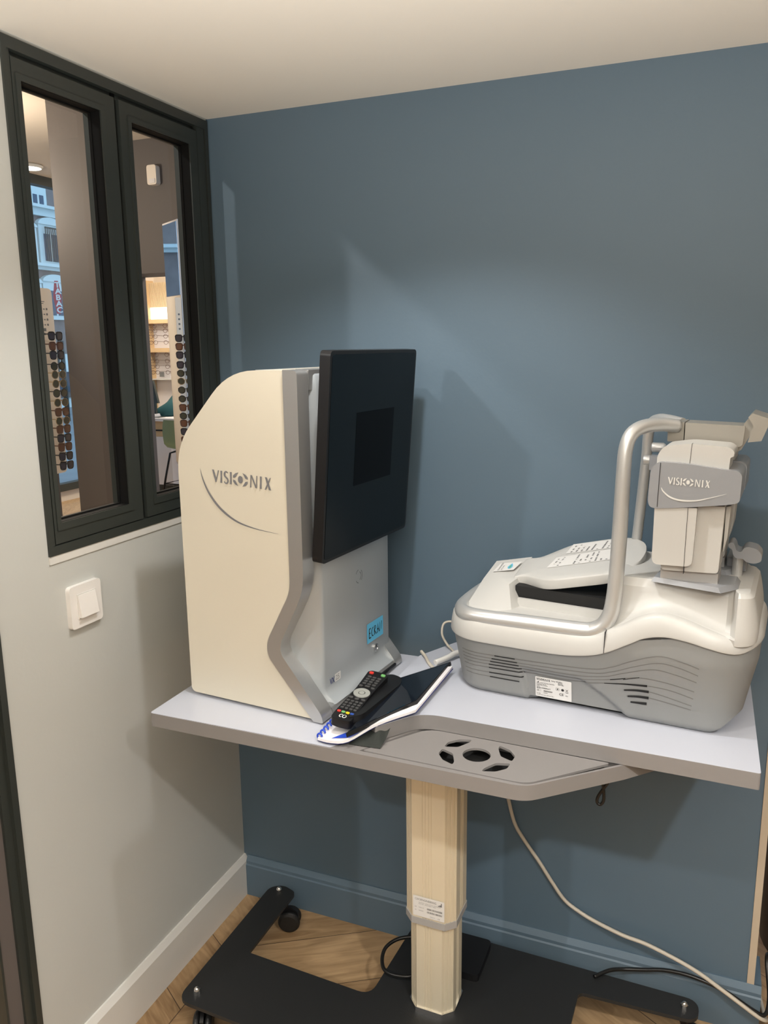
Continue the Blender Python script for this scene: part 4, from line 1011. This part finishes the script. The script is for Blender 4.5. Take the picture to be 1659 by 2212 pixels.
add_text(tx, 'CE', .0068, mt @ Matrix.Translation((.044, .0098, 0)), bold=.01)
x = .0155
while x < .031: ww = random.choice((.0003, .0006)); poly(tx, [(x, .0118), (x + ww, .0118), (x + ww, .0148), (x, .0148)], mt); x += ww + random.choice((.0004, .0006))
poly(tx, [(.0028, .0292), (.0068, .0292), (.0068, .0325), (.0058, .0325), (.0058, .0308), (.0045, .0308), (.0045, .0303), (.0028, .0303)], mt)
poly(tx, arc(.0505, .0218, .0026, .0026, 0, 360, 16)[:-1], mt); ribbon(tx, [(.056, .0245), (.0605, .0195)], .0006, mt); ribbon(tx, [(.0605, .0245), (.056, .0195)], .0006, mt); poly(tx, [(.0555, .0172), (.061, .0172), (.061, .0180), (.0555, .0180)], mt)
for q in ([(.0385, .0195), (.044, .0195), (.044, .0245), (.0385, .0245), (.0385, .0195)], [(.003, .0122), (.0102, .0122), (.0102, .0155), (.003, .0155), (.003, .0122)]): ribbon(tx, q, .0004, mt)
poly(tx, arc(.04125, .022, .001, .0018, 0, 360, 10)[:-1], mt)
obj('print', tx, 'ink', o, recalc=False)
# silver arch: one loop around the left deck, up both legs, meeting in the head rest arm
R_ = .0135
f_leg = [(.242, .012, .1535), (.264, .0125, .1575), (.280, .014, .1695), (.2895, .016, .190), (.2930, .0175, .215), (.2955, .018, .252), (.2975, .020, .33), (.2985, .022, .43), (.300, .026, .475), (.307, .036, .498), (.322, .056, .508), (.345, .084, .5095), (.370, .104, .506)]
b_leg = [(.370, .156, .506), (.345, .176, .5095), (.322, .204, .508), (.307, .224, .498), (.301, .234, .475), (.299, .238, .43), (.293, .238, .33), (.288, .238, .252), (.284, .242, .20), (.272, .246, .168), (.255, .250, .160)]
lp = [(.15, .252, .158), (.06, .246, .155), (.022, .236, .154), (.006, .212, .153), (-.001, .15, .152), (-.001, .08, .151), (.006, .042, .151), (.024, .018, .151), (.06, .011, .151), (.15, .011, .1525)]
full = spline(b_leg + lp + f_leg, 5); nb_, nl__ = len(b_leg) * 5, (len(b_leg) + len(lp)) * 5; rad = []
for k, p in enumerate(full):
    rad.append(.0098 + .0047 * sm(nb_ - 12, nb_ + 6, k) if k < nb_ + 6 else .0145 - .0016 * sm(nl__ + 6, nl__ + 25, k) - .0012 * sm(.3, .5, p.z))
bm = B(); tube(bm, full, rad, 16); obj('silver_arch', bm, 'silver', er)
arm = obj('head_rest_arm', prism(B(), rounded([(.3815, .5125), (.3815, .480), (.455, .470), (.472, .478), (.474, .510)], [.001, .001, .004, .003, .002]), .100, .160, XZ), 'taupe_silver', er, bev=.003)
obj('arm_joint', prism(B(), rounded([(.354, .5130), (.354, .480), (.380, .480), (.380, .5130)], [.004, .002, .001, .001]), .100, .160, XZ), 'taupe_silver', er, bev=.003)
fr = obj('forehead_bracket', prism(B(), [(.472, .514), (.478, .522), (.490, .512), (.478, .486), (.470, .470), (.462, .466)], .105, .155, XZ), 'taupe_silver', er, bev=.0015)
fh = obj('forehead_rest', prism(B(), [(.478, .525), (.484, .532), (.512, .523), (.500, .488), (.480, .485), (.4865, .512)], .085, .175, XZ), 'taupe_silver', er, bev=.0015)
# measuring heads
def head(yo, near):
    p = 'near' if near else 'far'
    hb = obj('measuring_head', prism(B(), rounded([(.3665, .386), (.3665, .276), (.455, .2795), (.4585, .3895)], [.002, .008, .006, .002]), yo + .012, yo + .082, XZ), 'off_white', er, bev=.004, seg=3)
    obj('lower_housing', prism(B(), rounded([(.3535, .384), (.3535, .287), (.416, .289), (.4185, .386)], [.002, .012, .012, .002]), yo + .0, yo + .060, XZ), 'off_white', hb, bev=.005, seg=3)
    obj('upper_cap', prism(B(), rounded([(.352, .452), (.352, .466), (.361, .4815), (.400, .4875), (.458, .4845), (.4665, .478), (.466, .470), (.461, .468), (.460, .448)], [.002, .006, .012, .01, .006, .004, .002, .002, .002]), yo + .008, yo + .078, XZ), 'off_white', hb, bev=.004, seg=3)
    hp = rounded([(.3425, .392), (.3445, .445), (.354, .4575), (.40, .4565), (.455, .4500), (.474, .4495), (.4805, .443), (.4795, .3995), (.463, .395), (.40, .386), (.356, .381), (.346, .383)], [.006, .01, .012, .02, .02, .006, .006, .006, .01, .02, .008, .004])
    g = obj('head_band', prism(B(), hp, yo - .002, yo + .090, XZ), 'head_grey', hb, bev=.007, seg=4)
    if near:
        obj('seam', prism(B(), [(.3572, .384), (.3581, .384), (.3598, .456), (.3588, .456)], yo - .0026, yo + .0, XZ), 'seam', g)
        m1 = frame_m((.3715, yo - .0026, .4225), (1, 0, -.035), (0, 0, 1)); bm = B(); visionix(bm, .0645, .0115, m1); obj('head_wordmark', bm, 'logo_light', g, recalc=False)
        m1 = frame_m((0, yo - .0026, 0), (1, 0, 0), (0, 0, 1)); sw = [q.xy for q in spline([(.3625, .4165, 0), (.366, .410, 0), (.377, .4015, 0), (.393, .3975, 0), (.415, .3985, 0), (.435, .404, 0), (.460, .4125, 0)], 8)]
        bm = B(); ribbon(bm, sw, [.0002 + .0026 * math.sin(PI * (k / (len(sw) - 1)) ** .8) for k in range(len(sw))], m1); obj('head_swoosh', bm, 'logo_light', g, recalc=False)
        obj('seam', prism(B(), [(.4035, .2765), (.4041, .2765), (.4051, .386), (.4045, .386)], yo - .0007, yo + .01, XZ), 'seam', hb)
        obj('seam', prism(B(), [(.4015, .45), (.4021, .45), (.4041, .4875), (.4035, .4875)], yo + .0075, yo + .02, XZ), 'seam', hb)
    base = loft(B(), [[(.352, yo + .018, .2525), (.462, yo - .006, .2525), (.486, yo + .030, .2525), (.486, yo + .082, .2525), (.356, yo + .082, .2525)], [(.356, yo + .020, .2605), (.458, yo - .002, .2605), (.480, yo + .032, .2605), (.480, yo + .080, .2605), (.360, yo + .080, .2605)]])
    obj('head_foot_plate', base, 'head_grey', hb, bev=.001)
    obj('head_pedestal', mk(.366, .455, yo + .018, yo + .072, .2600, .2775), 'collar', hb)
    obj('cheek_shield', prism(B(), rounded([(.4588, .386), (.466, .388), (.4635, .335), (.459, .312), (.4586, .31)], .001), yo + .03, yo + .088, XZ), 'off_white', hb, bev=.002)
    return hb
head(.006, True); head(.120, False)
for (x, y, z) in ((.333, .150, .463), (.321, .140, .441)):
    bm = lathe(B(), [(.006, -.012), (.0085, -.010), (.0085, .008), (.006, .012)], (x, y, z), 18, 'x'); obj('focus_knob', bm, 'silver', er, bev=.001)
obj('knob_bracket', mk(.322, .345, .128, .150, .425, .450), 'head_grey', er, bev=.002)
# chin rest
bm = lathe(B(), [(.0085, .225), (.0085, .285), (.006, .288)], (.477, .128, 0), 18); cp = obj('chin_rest_post', bm, 'silver', er)
ch = rounded([(.461, .310), (.468, .3135), (.4725, .307), (.474, .299), (.482, .2965), (.486, .305), (.492, .3075), (.506, .305), (.514, .296), (.514, .284), (.503, .279), (.490, .281), (.486, .286), (.476, .285), (.470, .290), (.468, .301), (.462, .303)], .004, 3)
obj('chin_rest', prism(B(), ch, .108, .150, XZ), 'head_grey', er, bev=.004, seg=3)
obj('chin_plate', prism(B(), rounded([(.458, .15), (.49, .15), (.49, .22), (.458, .22)], .004), .254, .275), 'head_grey', er, bev=.002)

# ------------------------------------------------------------------ small things on and under the table
def slab4(name, q, th, m, parent=None, bev=0., off=None):
    """thin sheet from four corner points, thickness th downward"""
    n = (Vector(q[1]) - Vector(q[0])).cross(Vector(q[3]) - Vector(q[0])).normalized()
    if n.z < 0: n = -n
    o = Vector(off) if off else Vector((0, 0, 0))
    return obj(name, loft(B(), [[Vector(p) - n * th - o for p in q], [Vector(p) - o for p in q]]), m, parent, bev=bev)
# notebook with blue spiral, leaning from the lower board over the step
nb0 = Vector((.490, -.498, ZT + .001))
nt = thing('spiral_notebook', 'open white notebook with blue spiral binding under the tablet', 'notebook', nb0)
q = [(.493, -.500, .7695), (.640, -.403, .8035), (.642, -.195, .8035), (.553, -.225, .8015)]
def curved(name, q, zoff, th, m, parent, n=12, sag=.006, inset=0.):
    bm = B(); rg = []
    def lin(L, t):
        t *= len(L) - 1; i = min(int(t), len(L) - 2); return Vector(L[i]).lerp(Vector(L[i + 1]), t - i)
    for i in range(n + 1):
        t = inset + (1 - 2 * inset) * i / n
        p, r = lin(q[0], t), lin(q[1], t)
        rg.append([p + Vector((0, 0, zoff - th)), r + Vector((0, 0, zoff - th)), r + Vector((0, 0, zoff)), p + Vector((0, 0, zoff))])
    for r_ in rg:
        for k, v in enumerate(r_): r_[k] = v - nb0
    return obj(name, loft(bm, rg), m, parent, smooth=True)
D_ = (.497, -.420, .7705)
near_ = [tuple(v) for v in spline([(.492, -.500, .7705), (.518, -.503, .7710), (.548, -.494, .7745), (.588, -.458, .7950), (.6395, -.4035, .8045)], 4)]
far_ = [tuple(v) for v in spline([(.498, -.300, .7705), (.515, -.290, .7710), (.545, -.26, .7760), (.585, -.225, .8000), (.642, -.195, .8065)], 4)]
qq = [near_, far_]
curved('cover', qq, -.0008, .0007, 'navy', nt, n=16)
curved('pages', qq, .0045, .0048, 'paper', nt, n=16, inset=.008)
curved('blue_print', [[(.517, -.4955, .7710), (.547, -.488, .7742), (.560, -.478, .7800)], [(.545, -.455, .7745), (.552, -.452, .7770), (.562, -.445, .7820)]], .0052, .0003, 'cobalt', nt, n=6)
bm = B()
for k in range(8):
    p = Vector((.4945, -.497 + k * .0125, .7715 + k * .0008)) - nb0
    pts = [p + Vector((.004 * math.cos(a_) * 1.1, .0008, .0045 + .0052 * math.sin(a_))) for a_ in [PI * 2 * j / 10 for j in range(9)]]
    tube(bm, pts, .0018, 6)
obj('spiral', bm, 'cobalt', nt)
# tablet
tA, tB, tC, tD = (.548, -.503, .7935), (.6315, -.381, .8155), (.632, -.180, .8135), (.556, -.290, .8085)
t0 = Vector(tA)
tab = thing('tablet', 'black tablet lying screen up on the notebook', 'tablet', t0)
slab4('tablet_body', [tA, tB, tC, tD], .0075, 'black_plastic', tab, .002, off=t0)
def ins(q, s, lift):
    c = sum((Vector(p) for p in q), Vector()) / 4; return [tuple(c + (Vector(p) - c) * s + Vector((0, 0, lift))) for p in q]
slab4('glass_front', ins([tA, tB, tC, tD], .965, .0004), .0004, 'tablet_glass', tab, off=t0)
for f0 in (.24, .80):
    bm = B()
    for k in range(7):
        p = t0.lerp(Vector(tB), f0 + k * .012) - t0 + Vector((.0012, -.0012, -.0032)); lathe(bm, [(.0007, -.0008), (.0007, .0008)], tuple(p), 6, 'y')
    obj('speaker_grille', bm, 'slot', tab)
# black pouch between remote and tablet
pc = Vector((.535, -.35, .790))
bm = B(); pp = [(-.010, -.112), (.012, -.090), (.030, .045), (.022, .075), (-.004, .088), (-.024, .070)]
ph = obj('pouch', prism(B(), rounded(pp, .01), -.006, .006), 'black_plastic', None, bev=.004, seg=3); ph.location = (.546, -.362, .8035); ph.rotation_euler = (.02, -.05, 0)
tag(ph, 'soft black pouch lying between the remote and the tablet', 'pouch')
# black pen by the foot of the screener
bm = B(); tube(bm, [(.490, -.225, .7735), (.4945, -.142, .7735)], .0048, 10); tag(obj('pen', bm, 'black_plastic'), 'short black pen beside the foot of the silver unit', 'pen')
# remote control
ra = Vector((.5265, -.477, .806)); rb = Vector((.5285, -.306, .8245))
ry = (rb - ra).normalized(); rx = Vector((1, .05, -.10)).normalized(); rn = rx.cross(ry).normalized(); rx = ry.cross(rn)
L_ = (rb - ra).length; RW = .021
def RF(a, b, d): return tuple(ra + rx * a + ry * b + rn * d)
rm = thing('remote_control', 'black remote control with grey navigation ring leaning on the silver foot', 'remote control', (0, 0, 0))
rl = rounded([(-.0185, -.002), (0, -.005), (.0185, -.002), (.0195, .02), (.0165, .09), (.0205, .165), (.020, L_ - .006), (.015, L_), (-.015, L_), (-.020, L_ - .006), (-.0205, .165), (-.0165, .09), (-.0195, .02)], [.005, .01, .005, .01, .03, .02, .005, .004, .004, .005, .02, .03, .01])
obj('remote_body', prism(B(), rl, -.016, 0, RF), 'black_plastic', rm, bev=.003, seg=3)
RM = frame_m(ra, rx, ry)
def key(x, y, wx, wy, m, h=.0014):
    return obj('button', prism(B(), rounded([(x - wx, y - wy), (x + wx, y - wy), (x + wx, y + wy), (x - wx, y + wy)], min(wx, wy) * .8, 3), .0001, h, RF), m, rm)
key(-.012, L_ - .010, .0042, .0034, 'red', .002); key(.012, L_ - .010, .0042, .0034, 'green', .002)
for r in range(4):
    for c_ in range(3): key(-.010 + c_ * .010, L_ - .024 - r * .0085, .0036, .0024, 'key')
key(-.012, L_ - .060, .0034, .0026, 'key'); key(0, L_ - .0575, .0045, .0022, 'key'); key(.012, L_ - .060, .0034, .0026, 'key')
cyy = L_ - .083
bm = B(); 
ringp = arc(0, cyy, .0155, .0155, 0, 360, 28)[:-1]; inn_ = arc(0, cyy, .0065, .0065, 0, 360, 28)[:-1]
plate(ringp, [inn_], .0001, .0016, 'navigation_ring', 'key_light', rm, f=RF)
obj('ok_button', prism(B(), arc(0, cyy, .0052, .0052, 0, 360, 18)[:-1], .0001, .0018, RF), 'key_light', rm)
for c_ in range(3): key(-.012 + c_ * .012, L_ - .1045 - abs(c_ - 1) * -.001, .0040, .0026, 'key')
for r in range(4):
    for c_ in range(4): key(-.0125 + c_ * .0083, L_ - .1145 - r * .0085, .0030, .0024, 'key')
for k, mm_ in enumerate(('red', 'green', 'yellow', 'blue')): key(-.0125 + k * .0083, L_ - .1525, .0034, .0026, mm_)
bm = B(); ribbon(bm, arc(-.003, L_ - .1640, .0032, .0042, 60, 300, 12), .0015, RM, .0004); ribbon(bm, arc(.003, L_ - .1640, .0032, .0042, 240, -60 + 180 - 360 + 240, 12), .0015, RM, .0004)
ribbon(bm, arc(.003, L_ - .1640, .0032, .0042, -120, 120, 12), .0015, RM, .0004); obj('maker_emblem', bm, 'logo_light', rm, recalc=False)
# charcoal lens cloth stuffed under the notebook
bm = B(); n = 16; G = []
for i in range(n + 1):
    row = []
    for j in range(n + 1):
        u, v = i / n, j / n
        P0 = Vector((.545, -.488, .766)).lerp(Vector((.603, -.484, .766)), u); P1 = Vector((.574, -.420, .785)).lerp(Vector((.603, -.430, .785)), u)
        p = P0.lerp(P1, v) + Vector((0, 0, .0035 * math.sin(u * 9 + v * 4) * math.sin(PI * v) + .006 * math.sin(PI * v) * math.sin(PI * u) + .001)); row.append(bm.verts.new(p))
    G.append(row)
for i in range(n):
    for j in range(n): bm.faces.new([G[i][j], G[i + 1][j], G[i + 1][j + 1], G[i][j + 1]])
bmesh.ops.solidify(bm, geom=bm.faces[:], thickness=.0012)
tag(obj('lens_cloth', bm, 'cloth', smooth=True), 'crumpled charcoal cloth tucked under the notebook edge', 'cloth')
# cables
def cable(name, pts, r, m, label, cat='cable', n=8):
    bm = B(); tube(bm, spline(pts, 8), r, n); return tag(obj(name, bm, m), label, cat)
cable('white_cable', [(.700, -.22, .728), (.715, -.13, .60), (.722, -.05, .470), (.733, -.02, .385), (.752, -.009, .341), (.790, -.008, .290), (.821, -.008, .245), (.850, -.009, .209), (.885, -.012, .190), (.923, -.016, .178), (.98, -.024, .168), (1.037, -.028, .162), (1.124, -.033, .137), (1.19, -.037, .105), (1.255, -.04, .070), (1.275, -.02, .050), (1.276, .04, .012), (1.262, .16, .006)], .0042, 'cable_white', 'long white cable sloping from under the table to the floor at right')
cable('black_cable', [(.93, -.085, .097), (.960, -.055, .0985), (.99, -.036, .095), (1.028, -.030, .101), (1.074, -.03, .114), (1.125, -.032, .117), (1.189, -.033, .104), (1.245, -.035, .078), (1.270, -.03, .070), (1.278, .0, .090), (1.272, .05, .15), (1.30, .12, .08)], .0042, 'cable_black', 'glossy black cable arching over the right arm of the table base')
cable('black_cable', [(.585, -.20, .112), (.567, -.238, .108), (.530, -.247, .105), (.502, -.239, .105), (.487, -.212, .110), (.488, -.185, .117), (.512, -.16, .125), (.56, -.14, .128)], .0042, 'cable_black', 'short black cable looping out beside the bottom of the metal column')
cable('hanging_loop', [(.985, -.30, .742), (.972, -.30, .700), (.955, -.30, .668), (.945, -.30, .648), (.944, -.30, .637), (.950, -.30, .634), (.955, -.30, .645), (.953, -.30, .670), (.948, -.30, .690), (.945, -.30, .742)], .0028, 'cable_black', 'thin black cable loop hanging under the right half of the tabletop')
def zt(u, v, z):
    d = _ray(u, v); return tuple(CAM + d * ((z - CAM.z) / d.z))
ZU = ZT + .0292
cable('grey_cable', [(.620, -.10, ZU + .004), (.600, -.075, ZU + .004), (.585, -.062, ZU + .010), (.574, -.060, ZU + .030), (.575, -.045, ZU + .050), (.60, -.040, ZU + .053), (.64, -.04, ZU + .045)], .0026, 'cable_white', 'thin pale cable looping up behind the left end of the refractor')
cable('grey_cable', [(.545, -.110, ZU + .003), (.548, -.118, ZU + .006), (.562, -.135, ZU + .004), (.580, -.165, ZU + .0035), (.60, -.19, ZU + .0035)], .0034, 'cable_white', 'thicker pale cable lying over the back left corner of the upper board')
cable('grey_cable', [(.594, -.165, ZU + .006), (.612, -.135, ZU + .009), (.625, -.11, ZU + .012), (.66, -.07, ZU + .012)], .0060, 'white_trim', 'white plug lead behind the tablet, entering the back of the refractor')
# black bin in the space behind the blue wall
bn = thing('waste_bin', 'black bin standing on the floor past the right end of the blue wall', 'bin', (1.435, .20, 0))
obj('bin_body', lathe(B(), [(.13, 0), (.135, .01), (.19, .42), (.19, .43), (.18, .43), (.17, .1), (.01, .1)], (0, 0, 0), 40), 'black_plastic', bn, smooth=True)
obj('bin_rim', lathe(B(), [(.186, .428), (.196, .432), (.196, .442), (.186, .444)], (0, 0, 0), 40), 'black_plastic', bn, smooth=True)
